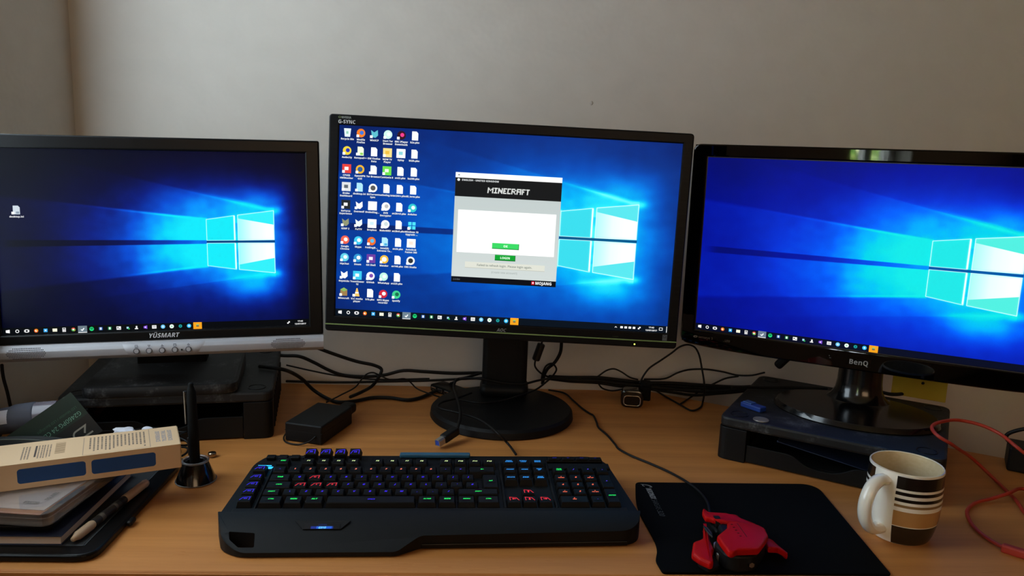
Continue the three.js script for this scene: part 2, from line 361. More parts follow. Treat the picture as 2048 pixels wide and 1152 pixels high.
// blue backdrop: beams of light coming out of a four-pane emblem
function backdrop(g, W, H, o) {
  const w = W >> 1, h = H >> 1, c = document.createElement('canvas');
  c.width = w; c.height = h;
  const q = c.getContext('2d'), img = q.createImageData(w, h), k = o.squeeze, vy = (v) => 0.5 + (v - 0.5) * k + o.dv;
  const line = (u, u0, v0, u1, v1) => vy(v0 + (v1 - v0) * (u - u0) / (u1 - u0)), mid = vy(0.52);
  for (let y = 0; y < h; y++) for (let x = 0; x < w; x++) {
    const u = x / w, v = y / h;
    const haze = noiseGen.noise(u * 5, v * 4, 1.5) * 0.55 + noiseGen.noise(u * 13, v * 10, 4.5) * 0.3 + noiseGen.noise(u * 34, v * 24, 8.5) * 0.18;
    const grain_ = (rnd() - 0.5) * 0.02;
    const du = (u - 0.80) / (u < 0.80 ? 0.30 : 0.17), dv = (v - mid) / 0.31;
    let t = o.base + 0.50 * Math.exp(-(du * du + dv * dv)) + o.wide * Math.exp(-((u - 0.62) ** 2 / 0.12 + (v - mid) ** 2 / 0.13));
    t += 0.24 * Math.exp(-(((u - 0.82) / 0.10) ** 2 + ((v - vy(0.79)) / 0.075) ** 2)) + 0.14 * Math.exp(-(((u - 0.84) / 0.08) ** 2 + ((v - vy(0.27)) / 0.06) ** 2));
    const top = line(u, 0.657, 0.38, 0.09, 0.258), bottom = line(u, 0.657, 0.67, 0.07, 0.79), top2 = line(u, 0.887, 0.325, 0.335, 0.088), bottom2 = line(u, 0.887, 0.723, 0.30, 0.855);
    const reach = clamp01(u / 0.66), e = 0.004 + 0.012 * (1 - reach);
    const inMain = smooth(top - e, top + e, v) * (1 - smooth(bottom - e, bottom + e, v));
    if (u < 0.66) {
      t += inMain * (0.10 + o.beam * reach ** 2.2);
      t += (0.10 + 0.32 * reach ** 3) * (Math.exp(-(((v - top) / 0.006) ** 2)) * smooth(0.04, 0.4, u) + 0.7 * Math.exp(-(((v - bottom) / 0.007) ** 2)) * smooth(0.2, 0.5, u));
      const band = 0.012 + 0.010 * (1 - reach);
      t *= 1 - (0.72 - 0.25 * reach) * (1 - smooth(band * 0.7, band, Math.abs(v - mid))) * smooth(0.0, 0.06, u);
    }
    const inUp = smooth(top2 - e, top2 + e, v) * (1 - inMain) * (v < mid ? 1 : 0), inLow = (1 - smooth(bottom2 - e, bottom2 + e, v)) * (1 - inMain) * (v > mid ? 1 : 0);
    if (u < 0.887) { t += inUp * 0.16 * clamp01(u / 0.8) ** 1.6 + inLow * 0.10 * clamp01(u / 0.8) ** 1.6; t += 0.30 * smooth(0.55, 0.887, u) * Math.exp(-(((v - top2) / 0.012) ** 2)) + 0.22 * smooth(0.62, 0.887, u) * Math.exp(-(((v - bottom2) / 0.016) ** 2)); }
    for (const [cu, cv] of [[0.887, 0.325], [0.887, 0.723]]) t += 0.35 * Math.exp(-(((u - cu) / 0.022) ** 2 + ((v - vy(cv)) / 0.022) ** 2));
    t = t * (1 + haze * 0.45) + grain_;
    t *= mix(o.edge, 1, smooth(0, 0.45, u)) * mix(o.edge, 1, smooth(0, 0.3, v)) * mix(o.edge, 1, smooth(1, 0.9, u));
    const col = ramp(o.ramp, t), i = (y * w + x) * 4;
    img.data[i] = col[0]; img.data[i + 1] = col[1]; img.data[i + 2] = col[2]; img.data[i + 3] = 255;
  }
  q.putImageData(img, 0, 0);
  g.imageSmoothingEnabled = true;
  g.drawImage(c, 0, 0, W, H);
  // the four panes
  const P = (u, v) => [u * W, vy(v) * H], quad = (a, fill) => { g.beginPath(); a.forEach((p, i) => (i ? g.lineTo(...P(...p)) : g.moveTo(...P(...p)))); g.closePath(); if (fill) { g.fillStyle = fill; g.fill(); } };
  const L1 = [[0.658, 0.381], [0.752, 0.357], [0.752, 0.512], [0.658, 0.512]], L2 = [[0.658, 0.528], [0.753, 0.528], [0.754, 0.694], [0.658, 0.669]];
  const R1 = [[0.763, 0.354], [0.886, 0.326], [0.886, 0.510], [0.763, 0.512]], R2 = [[0.763, 0.528], [0.886, 0.530], [0.886, 0.721], [0.763, 0.695]];
  const cy = o.pane;
  quad(L1, cy[0]); quad(L2, cy[0]); quad(R1, cy[1]); quad(R2, cy[1]);
  for (const [a, v0, v1] of [[R1, 0.40, 0.50], [R2, 0.535, 0.635]]) {
    g.save(); quad(a); g.clip();
    const [x0, y0] = P(0.763, v0 - 0.005), [x1, y1] = P(0.886, v1 + 0.02), gr = g.createLinearGradient(x0, 0, x1, 0);
    gr.addColorStop(0, 'rgba(225,252,252,0.6)'); gr.addColorStop(0.4, 'rgba(240,255,252,0.92)'); gr.addColorStop(1, 'rgba(255,255,250,1)');
    g.fillStyle = gr; g.beginPath();
    a === R1 ? (g.moveTo(...P(0.763, 0.375)), g.lineTo(...P(0.886, 0.415))) : (g.moveTo(...P(0.763, 0.53)), g.lineTo(...P(0.886, 0.53)));
    a === R1 ? (g.lineTo(...P(0.886, 0.512)), g.lineTo(...P(0.763, 0.512))) : (g.lineTo(...P(0.886, 0.625)), g.lineTo(...P(0.763, 0.665)));
    g.fill(); g.restore();
  }
  g.lineJoin = 'round'; g.shadowColor = '#8ff'; g.shadowBlur = W / 240;
  for (const [a, lw] of [[L1, 0.0016], [L2, 0.0016], [R1, 0.0018], [R2, 0.0018]]) { g.strokeStyle = 'rgba(225,255,255,0.9)'; g.lineWidth = lw * W; quad(a); g.stroke(); }
  g.fillStyle = 'rgba(240,255,255,0.95)';
  for (const [u, v0, v1] of [[0.7515, 0.358, 0.51], [0.7525, 0.53, 0.69]]) { const [x, y0] = P(u, v0), [, y1] = P(u, v1); g.fillRect(x - W * 0.0022, y0, W * 0.0044, y1 - y0); }
  g.shadowBlur = 0;
  g.fillStyle = o.gap;                                   // dark gap of the cross bar
  const [bx, by] = P(0.657, 0.513), [bx2, by2] = P(0.888, 0.527);
  g.fillRect(bx, by, bx2 - bx, by2 - by);
}
function taskbar(g, W, H, o) {
  const h = 40, y = H - h;
  g.fillStyle = o.bar; g.fillRect(0, y, W, h);
  const at = (i) => 26 + i * 48, cy = y + 20, dot = (i, c, r = 11) => { g.fillStyle = c; g.beginPath(); g.arc(at(i), cy, r, 0, 7); g.fill(); }, sq = (i, c, w = 20, hh = 18) => { g.fillStyle = c; g.fillRect(at(i) - w / 2, cy - hh / 2, w, hh); };
  g.fillStyle = '#fff';
  g.beginPath(); g.moveTo(at(0) - 10, cy - 7); g.lineTo(at(0) + 10, cy - 10); g.lineTo(at(0) + 10, cy + 10); g.lineTo(at(0) - 10, cy + 7); g.fill();
  g.strokeStyle = '#fff'; g.lineWidth = 4; g.beginPath(); g.arc(at(1), cy, 8, 0, 7); g.stroke();
  g.lineWidth = 4; g.strokeRect(at(2) - 7, cy - 7, 14, 14); g.fillStyle = '#fff'; g.fillRect(at(2) - 13, cy - 6, 3, 12); g.fillRect(at(2) + 10, cy - 6, 3, 12);
  dot(3, '#e8641b'); dot(3, '#f2f2ea', 6); g.fillStyle = '#e0a020'; g.beginPath(); g.arc(at(3) + 4, cy - 3, 5, 0, 7); g.fill();
  sq(4, '#3aa6e8', 20, 20); sq(4, '#e8f4fc', 8, 8);
  sq(5, '#f6f2d8', 24, 18); sq(6, '#f4f4f4', 18, 24); g.fillStyle = '#333'; g.fillRect(at(6) - 6, cy - 9, 12, 5); for (let r = 0; r < 3; r++) for (let c = 0; c < 3; c++) g.fillRect(at(6) - 6 + c * 5, cy - 1 + r * 4, 3, 2);
  dot(7, '#4aa14a'); g.fillStyle = '#dd4b39'; g.beginPath(); g.arc(at(7), cy, 11, 3.4, 6.0); g.fill(); g.fillStyle = '#f4c20d'; g.beginPath(); g.arc(at(7), cy, 11, 0, 1.3); g.fill(); dot(7, '#f8f8f8', 5);
  g.fillStyle = 'rgba(190,215,230,0.55)'; g.fillRect(at(8) - 24, y, 48, 40); g.fillStyle = '#fff'; g.fillRect(at(8) - 23, H - 3, 46, 3);
  g.strokeStyle = '#f4f8fb'; g.lineWidth = 6; g.beginPath(); g.moveTo(at(8) - 9, cy + 2); g.lineTo(at(8) - 1, cy + 7); g.lineTo(at(8) + 8, cy - 6); g.stroke();
  dot(9, '#1ed77a', 12); g.strokeStyle = '#0b3320'; g.lineWidth = 2; for (let k = 0; k < 3; k++) { g.beginPath(); g.arc(at(9), cy + 10, 8 + k * 4, 4.1, 5.3); g.stroke(); }
  sq(10, '#2c5aa8'); sq(10, '#dbe7f8', 10, 14); sq(11, '#1f7a48'); sq(11, '#d8f0e0', 10, 14); sq(12, '#f2f2f2', 24, 20); g.fillStyle = '#444'; g.fillRect(at(12) - 8, cy - 5, 7, 7); g.fillRect(at(12) + 2, cy + 1, 6, 4);
  sq(13, '#9fd2ee', 12, 12); g.fillStyle = '#33b35a'; g.fillRect(at(13) + 2, cy + 2, 9, 8); sq(14, '#ececec', 9, 18); g.fillStyle = '#ececec'; g.fillRect(at(14) - 10, cy + 4, 18, 6);
  g.fillStyle = '#7b4bd0'; g.beginPath(); g.moveTo(at(15) - 10, cy - 6); g.lineTo(at(15) + 10, cy - 11); g.lineTo(at(15) + 10, cy + 11); g.lineTo(at(15) - 10, cy + 6); g.fill(); sq(15, '#e8dcff', 7, 8);
  sq(16, '#f4f4f4', 24, 20); sq(16, '#777', 14, 10); sq(16, '#eee', 10, 5); dot(17, '#6fc4f4', 12); dot(17, '#d8f0ff', 5); dot(18, '#f2fbf6', 12); dot(18, '#9fd8b4', 6); dot(19, '#1c9c9c', 10); sq(19, '#0a4a52', 5, 9); dot(20, '#39b8f0', 12); dot(20, '#dff4ff', 5);
  g.fillStyle = '#f5a01e'; g.fillRect(at(21) - 24, y, 48, 40); sq(21, '#7a6a4a', 15, 15); g.fillStyle = '#8fc470'; g.fillRect(at(21) - 8, cy - 8, 16, 6);
  if (o.clock) {
    g.fillStyle = '#fff'; g.font = 'bold 13px sans-serif'; g.textAlign = 'center';
    const cx = W - o.clock; g.fillText('17:42', cx, y + 17); g.fillText('13/07/2017', cx, y + 34);
    g.fillRect(cx - 78, cy - 1, 9, 8); g.fillRect(cx - 71, cy - 8, 9, 8);
    if (o.tray) { for (let k = 0; k < 4; k++) { g.fillRect(cx - 108 - k * 24, cy - 6, 15, 12); } g.strokeStyle = '#fff'; g.lineWidth = 3; g.beginPath(); g.moveTo(cx - 212, cy + 4); g.lineTo(cx - 206, cy - 3); g.lineTo(cx - 200, cy + 4); g.stroke(); g.strokeRect(W - 46, cy - 8, 18, 14); g.fillRect(W - 5, y + 2, 3, 36); }
  }
}
// desktop icons: kind, colour, second colour, caption lines
const F = ['file', '#ffffff'];
const COLUMNS = [
  [['bin', '#dff0f4', 'Recycle Bin'], ['dot', '#f4d03a', 'Audacity', '#2430b0'], ['square', '#e0403a', 'CPUID|HWMonitor', '#ffffff'], ['square', '#d9dcdf', 'Drobo|Dashboard', '#5c646c'], ['square', '#20262a', 'GeForce|Experience', '#f2f2f2'], ['blob', '#8a8f70', 'GIMP 2'], ['dot', '#e8604a', 'Google|Chrome', '#f6f6ee'], ['dot', '#5cc8e0', 'HipChat', '#e4fbff'], ['blob', '#f4f4f4', 'Keysticks'], ['cube', '#9a7a4a', 'Minecraft', '#86b05a']],
  [['dot', '#ee7a24', 'Mozilla|Firefox', '#3a74d8'], ['file', '#eaf6d8', 'Notepad++', '#8ccf5a'], ['ring', '#f2b02a', 'OpenVPN|GUI', '#2a5a9a'], ['file', '#a8def0', 'desktop.ini'], ['blob', '#f2f2f2', 'Overwolf'], ['blob', '#e6eef0', 'PuTTY'], ['dot', '#3cc0e8', 'Skype', '#e8fbff'], ['dot', '#2f8fc8', 'Steam', '#ffffff'], ['square', '#3cc4e8', 'TeamViewer|12', '#e8fbff'], ['cone', '#f4c060', 'VLC media|player', '#ffffff']],
  [['blob', '#5ab8c8', 'WinSCP'], ['file', '#ffffff', 'Old Firefox|Data'], ['file', '#f6fbff', 'Tor Browser'], ['ring', '#f0f0f0', 'BitTorrent|Sync', '#555555'], ['square', '#f4f4f4', 'DroboDiag...', '#ffffff'], ['square', '#f8fbfc', 'Dropbox', '#c8e6f4'], ['dot', '#e86a2a', 'Folding@...', '#58b8e8'], ['square', '#6a3c9a', 'Git Shell', '#f0e8ff'], ['dot', '#f4f0fa', 'GitHub', '#7a4aa8'], ['file', '#ffffff', 'b1b.pbo']],
  [['dot', '#c8efe4', 'Start Tor|Browser', '#e8fbf4'], ['square', '#f4d888', 'NOW TV|Player', '#e8b840'], ['square', '#6ad84a', 'Camtasia 8', '#e8ffe0'], ['file', '#ffffff', 'nativelog.txt'], ['dot', '#f4f4f4', 'DVD|Decrypter', '#b8b8b8'], ['dot', '#eef4f4', 'MakeMKV', '#c8d8d8'], ['file', '#a8e0f0', 'Intel(R)|Extreme Tu...', '#4aa8d8'], ['ring', '#f0b83a', 'blender', '#f4f4f0'], ['dot', '#b8ecdc', 'WhatsApp', '#e8fbf4'], ['dot', '#c8283c', 'MP3 Skype|recorder', '#ffffff']],
  [['dot', '#30141e', 'BBC iPlayer|Downloads', '#f03c8a'], ['square', '#f4f8f8', 'Uplay', '#8ad0d8'], ['file', '#ffffff', 'an22.pbo'], ['file', '#ffffff', 'an24rv.pbo'], ['file', '#ffffff', 'an26rv3.pbo'], ['file', '#ffffff', 'an28v5.pbo'], ['file', '#ffffff', 'an26.pbo'], ['file', '#ffffff', 'an148.pbo'], ['file', '#ffffff', 'an225.pbo'], ['dot', '#3cc88a', 'Spotify', '#1a6a48']],
  [['file', '#ffffff', 'b2a.pbo'], ['file', '#ffffff', 'b52h.pbo'], ['file', '#ffffff', 'ba200.pbo'], ['file', '#ffffff', 'd8_terw.pbo'], ['dot', '#2cc0c8', 'Arduino', '#e0fbfb'], ['panes', '#4ad8f0', 'Windows 10|Upgrade ...'], ['square', '#fbf4ee', 'Autodesk|Fusion 360', '#f4ded0'], ['ring', '#f0f4f4', 'OBS Studio', '#2a2e34']],
];
function icon(g, x, y, [kind, c, text, c2]) {
  const s = 24;
  g.fillStyle = c;
  if (kind === 'file') { g.beginPath(); g.moveTo(x - 17, y - 25); g.lineTo(x + 9, y - 25); g.lineTo(x + 18, y - 15); g.lineTo(x + 18, y + 24); g.lineTo(x - 17, y + 24); g.fill(); if (c2) { g.fillStyle = c2; g.fillRect(x - 2, y + 8, 16, 12); } }
  if (kind === 'dot') { g.beginPath(); g.arc(x, y, s, 0, 7); g.fill(); if (c2) { g.fillStyle = c2; g.beginPath(); g.arc(x + 4, y - 2, 11, 0, 7); g.fill(); } }
  if (kind === 'ring') { if (c2) { g.fillStyle = c2; g.beginPath(); g.arc(x, y, s, 0, 7); g.fill(); } g.strokeStyle = c; g.lineWidth = 10; g.beginPath(); g.arc(x, y, s - 5, 0, 7); g.stroke(); }
  if (kind === 'square') { g.fillRect(x - s - 1, y - s - 1, 2 * s + 2, 2 * s + 2); if (c2) { g.fillStyle = c2; g.fillRect(x - 12, y - 10, 22, 18); } }
  if (kind === 'blob') { g.beginPath(); g.moveTo(x - 20, y - 20); g.lineTo(x - 2, y - 8); g.lineTo(x + 18, y - 22); g.lineTo(x + 20, y + 8); g.lineTo(x + 6, y + 22); g.lineTo(x - 14, y + 18); g.fill(); }
  if (kind === 'bin') { g.beginPath(); g.moveTo(x - 20, y - 22); g.lineTo(x + 20, y - 22); g.lineTo(x + 15, y + 24); g.lineTo(x - 15, y + 24); g.fill(); g.fillStyle = '#8fc8b0'; g.fillRect(x - 7, y - 6, 12, 14); }
  if (kind === 'cube') { g.fillRect(x - 20, y - 10, 40, 32); g.fillStyle = c2; g.beginPath(); g.moveTo(x, y - 26); g.lineTo(x + 22, y - 13); g.lineTo(x, y - 2); g.lineTo(x - 22, y - 13); g.fill(); }
  if (kind === 'cone') { g.beginPath(); g.moveTo(x - 3, y - 26); g.lineTo(x + 3, y - 26); g.lineTo(x + 16, y + 22); g.lineTo(x - 16, y + 22); g.fill(); g.fillStyle = c2; g.fillRect(x - 10, y - 3, 20, 8); }
  if (kind === 'panes') for (const [a, b] of [[-1, -1], [1, -1], [-1, 1], [1, 1]]) g.fillRect(x + (a < 0 ? -21 : 2), y + (b < 0 ? -21 : 2), 19, 19);
  if (kind !== 'bin' && c !== '#ffffff') { g.fillStyle = '#ffffff'; g.fillRect(x - 25, y + 9, 15, 15); }
  g.font = 'bold 13.5px sans-serif'; g.textAlign = 'center'; g.fillStyle = '#ffffff'; g.shadowColor = '#001'; g.shadowBlur = 4;
  text.split('|').forEach((t, i) => g.fillText(t, x, y + 41 + i * 15));
  g.shadowBlur = 0;
}
// block lettering on a 5-row grid, as on the launcher's title
const GLYPHS = { M: '10001 11011 10101 10001 10001', I: '111 010 010 010 111', N: '1001 1101 1111 1011 1001', E: '111 100 110 100 111', C: '111 100 100 100 111', R: '1110 1001 1110 1010 1001', A: '1111 1001 1111 1001 1001', F: '111 100 110 100 100', T: '111 010 010 010 010' };
function blockText(g, text, x, y, s, colour) {
  const total = [...text].reduce((n, ch) => n + GLYPHS[ch].split(' ')[0].length + 0.6, -0.6) * s;
  let at = x - total / 2;
  g.fillStyle = colour;
  for (const ch of text) { const rows = GLYPHS[ch].split(' '); rows.forEach((r, j) => [...r].forEach((b, i) => b === '1' && g.fillRect(at + i * s + (2 - j) * 0.6, y + j * s * 0.98 - 2.5 * s, s + 0.8, s + 0.6))); at += (rows[0].length + 0.6) * s; }
}
function launcher(g) {
  const x0 = 0.343 * 1920, x1 = 0.656 * 1920, w = x1 - x0, Y = (v) => v * 1080, cx = 960;
  g.fillStyle = '#c3ccca'; g.fillRect(x0, Y(0.208), w, Y(0.576));
  g.fillStyle = '#ffffff'; g.fillRect(x0, Y(0.208), w, Y(0.027));
  g.fillStyle = '#888'; g.fillRect(x0 + 14, Y(0.218), 10, 7);
  g.fillStyle = '#141618'; g.fillRect(x0, Y(0.235), w, Y(0.097));
  g.fillStyle = '#dfe3e4'; g.beginPath(); g.arc(x0 + 18, Y(0.246), 8, 0, 7); g.fill();
  g.font = 'bold 15px sans-serif'; g.textAlign = 'left'; g.fillText('ENGLISH - UNITED KINGDOM', x0 + 36, Y(0.251));
  blockText(g, 'MINECRAFT', cx, Y(0.293), 6.4, '#d2d5d2');
  const lf = g.createLinearGradient(0, Y(0.332), 0, Y(0.75)); lf.addColorStop(0, '#bac4c3'); lf.addColorStop(1, '#c8d0ce'); g.fillStyle = lf; g.fillRect(x0, Y(0.332), w, Y(0.422));
  g.fillStyle = '#fffffc'; g.fillRect(0.355 * 1920, Y(0.401), 0.29 * 1920, Y(0.224));
  const green = (x, y, ww, h, a, t) => { g.fillStyle = a; g.fillRect(x, y, ww, h); g.fillStyle = 'rgba(0,40,10,0.5)'; g.fillRect(x, y + h - 4, ww, 4); g.fillRect(x + ww - 3, y, 3, h); g.fillStyle = '#e8ffe8'; g.font = 'bold 18px sans-serif'; g.textAlign = 'center'; g.fillText(t, x + ww / 2, y + h / 2 + 6); };
  green(0.460 * 1920, Y(0.567), 0.08 * 1920, Y(0.031), '#38d060', 'OK');
  green(0.470 * 1920, Y(0.629), 0.061 * 1920, Y(0.030), '#0f9a30', 'LOGIN');
  g.fillStyle = '#d6d8cc'; g.fillRect(0.382 * 1920, Y(0.673), 0.238 * 1920, Y(0.032)); g.fillStyle = '#b9bcb2'; g.fillRect(0.382 * 1920, Y(0.703), 0.238 * 1920, 3);
  g.fillStyle = '#55605c'; g.font = '17px sans-serif'; g.textAlign = 'center'; g.fillText('Failed to refresh login. Please login again.', cx, Y(0.693));
  g.fillStyle = '#97a09e'; g.font = '15px sans-serif'; g.fillText('[Create new account?]', cx, Y(0.728));
  g.fillStyle = '#0a0d14'; g.fillRect(x0, Y(0.755), w, Y(0.03));
  g.fillStyle = '#8a9096'; g.font = '12px sans-serif'; g.textAlign = 'left'; g.fillText('2.0.934', x0 + 10, Y(0.774));
  g.fillStyle = '#e8203c'; g.fillRect(0.583 * 1920, Y(0.7605), 17, 19); g.fillStyle = '#fff'; g.fillRect(0.583 * 1920 + 4, Y(0.7605) + 5, 9, 8);
  g.font = 'bold 23px sans-serif'; g.fillText('MOJANG', 0.594 * 1920, Y(0.7775));
}
const RAMP_A = [[0, [4, 18, 62]], [0.12, [4, 36, 110]], [0.3, [3, 70, 172]], [0.5, [0, 118, 222]], [0.7, [0, 176, 238]], [0.86, [40, 226, 240]], [1, [96, 238, 244]]];
const RAMP_L = [[0, [1, 2, 12]], [0.12, [2, 6, 52]], [0.28, [2, 24, 118]], [0.48, [0, 74, 206]], [0.66, [0, 140, 246]], [0.84, [0, 206, 240]], [1, [12, 226, 244]]];
const RAMP_B = [[0, [4, 8, 84]], [0.12, [4, 18, 150]], [0.28, [4, 48, 208]], [0.46, [0, 96, 246]], [0.62, [0, 160, 250]], [0.78, [0, 208, 230]], [1, [18, 226, 226]]];
const screenCentre = canvas(1920, 1080, (g, W, H) => {
  backdrop(g, W, H, { squeeze: 1, dv: 0, base: 0.19, wide: 0.15, beam: 0.2, edge: 0.72, ramp: RAMP_A, pane: ['#37d2e2', '#55dce4'], gap: 'rgba(0,70,120,0.9)' });
  COLUMNS.forEach((col, i) => col.forEach((it, j) => icon(g, (0.0235 + 0.0393 * i) * W, (0.036 + 0.0928 * j) * H, it)));
  launcher(g);
  taskbar(g, W, H, { bar: '#07111c', clock: 92, tray: true });
});
const screenLeft = canvas(1680, 1050, (g, W, H) => {
  backdrop(g, W, H, { squeeze: 0.91, dv: -0.014, base: 0.10, wide: 0.20, beam: 0.3, edge: 0.42, ramp: RAMP_L, pane: ['#12e4f2', '#30e8f2'], gap: 'rgba(0,60,120,0.95)' });
  icon(g, 0.065 * W, 0.327 * H, ['file', '#c9d4de', 'desktop.ini', '#8a98a8']);
  taskbar(g, W, H, { bar: '#03060a', clock: 52 });
});
const screenRight = canvas(1920, 1080, (g, W, H) => {
  backdrop(g, W, H, { squeeze: 1, dv: 0, base: 0.12, wide: 0.18, beam: 0.32, edge: 0.62, ramp: RAMP_B, pane: ['#1fe0e0', '#4fe8da'], gap: 'rgba(0,70,150,0.9)' });
  taskbar(g, W, H, { bar: '#070c22' });
});
function screenMaterial(c, k) { const t = texture(c); return phys({ color: 0x030304, roughness: 0.4, specularIntensity: 0.18, emissive: 0xffffff, emissiveMap: t, emissiveIntensity: k }); }
function trimBars(x, y, w, z) { return merged([box(2 * x, w, 0.0012, 0, y[1] + w / 2, z), box(2 * x, w, 0.0012, 0, y[0] - w / 2, z), box(w, y[1] - y[0] + 2 * w, 0.0012, -x - w / 2, (y[0] + y[1]) / 2, z), box(w, y[1] - y[0] + 2 * w, 0.0012, x + w / 2, (y[0] + y[1]) / 2, z)]); }
function screenLight(parent, w, h, colour, k) {
  const l = new THREE.RectAreaLight(colour, k, w, h);
  l.name = 'screen_light';
  l.position.set(0, 0, 0.003);
  l.rotation.set(0, Math.PI, 0);
  parent.add(l);
}

// ---------------------------------------------------------------- monitors
const panelFrame = (parent, p, turn, tilt, roll) => { const g = new THREE.Group(); g.position.set(...p); g.rotation.order = 'YXZ'; g.rotation.set(deg(tilt), deg(turn), deg(roll)); parent.add(g); return g; };
function frameShape(x0, y0, x1, y1, r, hx0, hy0, hx1, hy1) { const s = rectOutline(x0, y0, x1, y1, r); s.holes.push(outline([[hx0, hy0], [hx0, hy1], [hx1, hy1], [hx1, hy0]])); return s; }
const text = (str, font, colour, o = {}) => (g, w, h) => { g.font = font.replace('H', Math.round(h * (o.size ?? 0.8))); g.textAlign = 'center'; g.textBaseline = 'middle'; g.fillStyle = colour; g.setTransform(1, 0, o.skew ?? 0, 1, 0, 0); g.fillText(str, w / 2 - (o.skew ?? 0) * h / 2, h * 0.54, w * 0.98); g.setTransform(1, 0, 0, 1, 0, 0); };
// silver-edged screen on the left shelf
{
  const base = RISER_L, tn = base.turn, m = thing('computer_monitor', 'computer monitor with a silver speaker bar and row of round buttons', 'monitor', [-0.486, DESK + base.H + 0.0004, -1.272], deg(11));
  const f = new THREE.Group(), q = new THREE.Vector3(-0.4701, DESK + 0.3195, -1.1867).sub(m.position).applyAxisAngle(new THREE.Vector3(0, 1, 0), -m.rotation.y);
  const P = (name, geo, mat_, label) => { const o = part(name, geo, mat_, m, label); o.position.copy(q); o.rotation.order = 'YXZ'; o.rotation.set(deg(-3.92), deg(0.13), deg(1.0)); return o; };
  const bez = P('bezel', merged([rbox(0.477, 0.0196, 0.022, 0.003, 0, 0.1452, -0.005), rbox(0.477, 0.0146, 0.022, 0.003, 0, -0.1427, -0.005), rbox(0.0218, 0.286, 0.0218, 0.0028, -0.2276, 0, -0.005), rbox(0.0218, 0.286, 0.0218, 0.0028, 0.2276, 0, -0.005)]), M.blackSmooth);
  part('inner_trim', trimBars(0.2167, [-0.1354, 0.1354], 0.0011, 0.0022), M.steel, bez, 'thin bright trim round the picture');
  P('rear_shell', rbox(0.468, 0.318, 0.045, 0.012, 0, -0.008, -0.0405), M.matteBlack);
  const scr = P('screen', new THREE.PlaneGeometry(0.4334, 0.2708).translate(0, 0, 0.0008), screenMaterial(screenLeft, 1.0), 'lit screen with a blue desktop and a four-pane emblem');
  screenLight(scr, 0.43, 0.268, new THREE.Color(0.05, 0.25, 0.8), 0.01);
  addPrint('brand_lettering', 0.052, 0.0115, 512, text('YÜSMART', 'italic bold Hpx sans-serif', '#c9cbcf', { size: 0.82 }), bez, [0.0018, -0.1422, 0.0062]);
  // silver chin: a convex bar with a faceted control plate
  const prof = new THREE.Shape();
  prof.moveTo(-0.028, 0); prof.lineTo(0.004, 0); prof.quadraticCurveTo(0.0145, -0.007, 0.0125, -0.015); prof.quadraticCurveTo(0.0105, -0.0225, 0.0, -0.0255); prof.lineTo(-0.028, -0.0255); prof.closePath();
  const chinGeo = new THREE.ExtrudeGeometry(prof, { depth: 0.4768, bevelEnabled: false, curveSegments: 10 }).translate(0, 0, -0.2384).rotateY(-Math.PI / 2);
  const chin = P('chin', toCreasedNormals(chinGeo.translate(0, -0.1504, 0), 0.6), M.silver, 'silver plastic speaker bar');
  const plate = part('control_plate', plateGeometry(), M.silver, chin);
  for (const [x, kind] of [[-0.0357, 'menu'], [-0.0181, 'down'], [0.0003, 'up'], [0.0182, 'auto'], [0.0376, 'power']]) {
    const b = part('button', cylZ(0.0031, 0.0034, 0.0022, 20, x, -0.1644, 0.0138), M.silver, chin);
    part('button_ring', new THREE.TorusGeometry(0.0041, 0.0005, 6, 24).translate(x, -0.1644, 0.0139), std({ color: 0x4c4d52, roughness: 0.4 }), b);
    addPrint('button_symbol', 0.0045, 0.0045, 48, (g, w) => {
      g.strokeStyle = '#4a4c52'; g.lineWidth = 6;
      if (kind === 'menu' || kind === 'auto') { g.strokeRect(6, 6, w - 12, w - 12); g.fillStyle = '#5a5c62'; g.fillRect(kind === 'menu' ? 22 : 14, 14, kind === 'menu' ? 4 : 20, kind === 'menu' ? 20 : 4); }
      if (kind === 'down') { g.beginPath(); g.moveTo(8, 12); g.lineTo(40, 12); g.lineTo(24, 38); g.closePath(); g.stroke(); }
      if (kind === 'up') { g.beginPath(); g.moveTo(8, 38); g.lineTo(40, 38); g.lineTo(24, 12); g.closePath(); g.stroke(); }
      if (kind === 'power') { g.beginPath(); g.arc(24, 26, 14, -0.9, 4.0); g.stroke(); g.beginPath(); g.moveTo(24, 4); g.lineTo(24, 24); g.stroke(); }
    }, b, [x, -0.1570, chinFront(0.0066) + 0.0016]);
  }
  part('indicator_light', cylZ(0.0014, 0.0014, 0.001, 12, 0.028, -0.1648, 0.0136), M.void, chin);
  for (const s of [-1, 1]) {
    const holes = [];
    for (let r = 0; r < 7; r++) { const n = [17, 21, 23, 24, 23, 21, 17][r]; for (let k = 0; k < n; k++) holes.push(new THREE.CircleGeometry(0.00078, 6).translate((k - (n - 1) / 2) * 0.0022, (3 - r) * 0.0024, 0)); }
    const g = merged(holes), p = g.attributes.position;
    for (let i = 0; i < p.count; i++) { const y = p.getY(i) - 0.1622, d = -0.1504 - y; const t = clamp01(d / 0.0255); p.setY(i, y); p.setX(i, p.getX(i) + s * 0.1842); p.setZ(i, chinFront(d) + 0.00025); }
    part('speaker_grille', g, M.void, chin).userData.kind = 'stuff';
  }
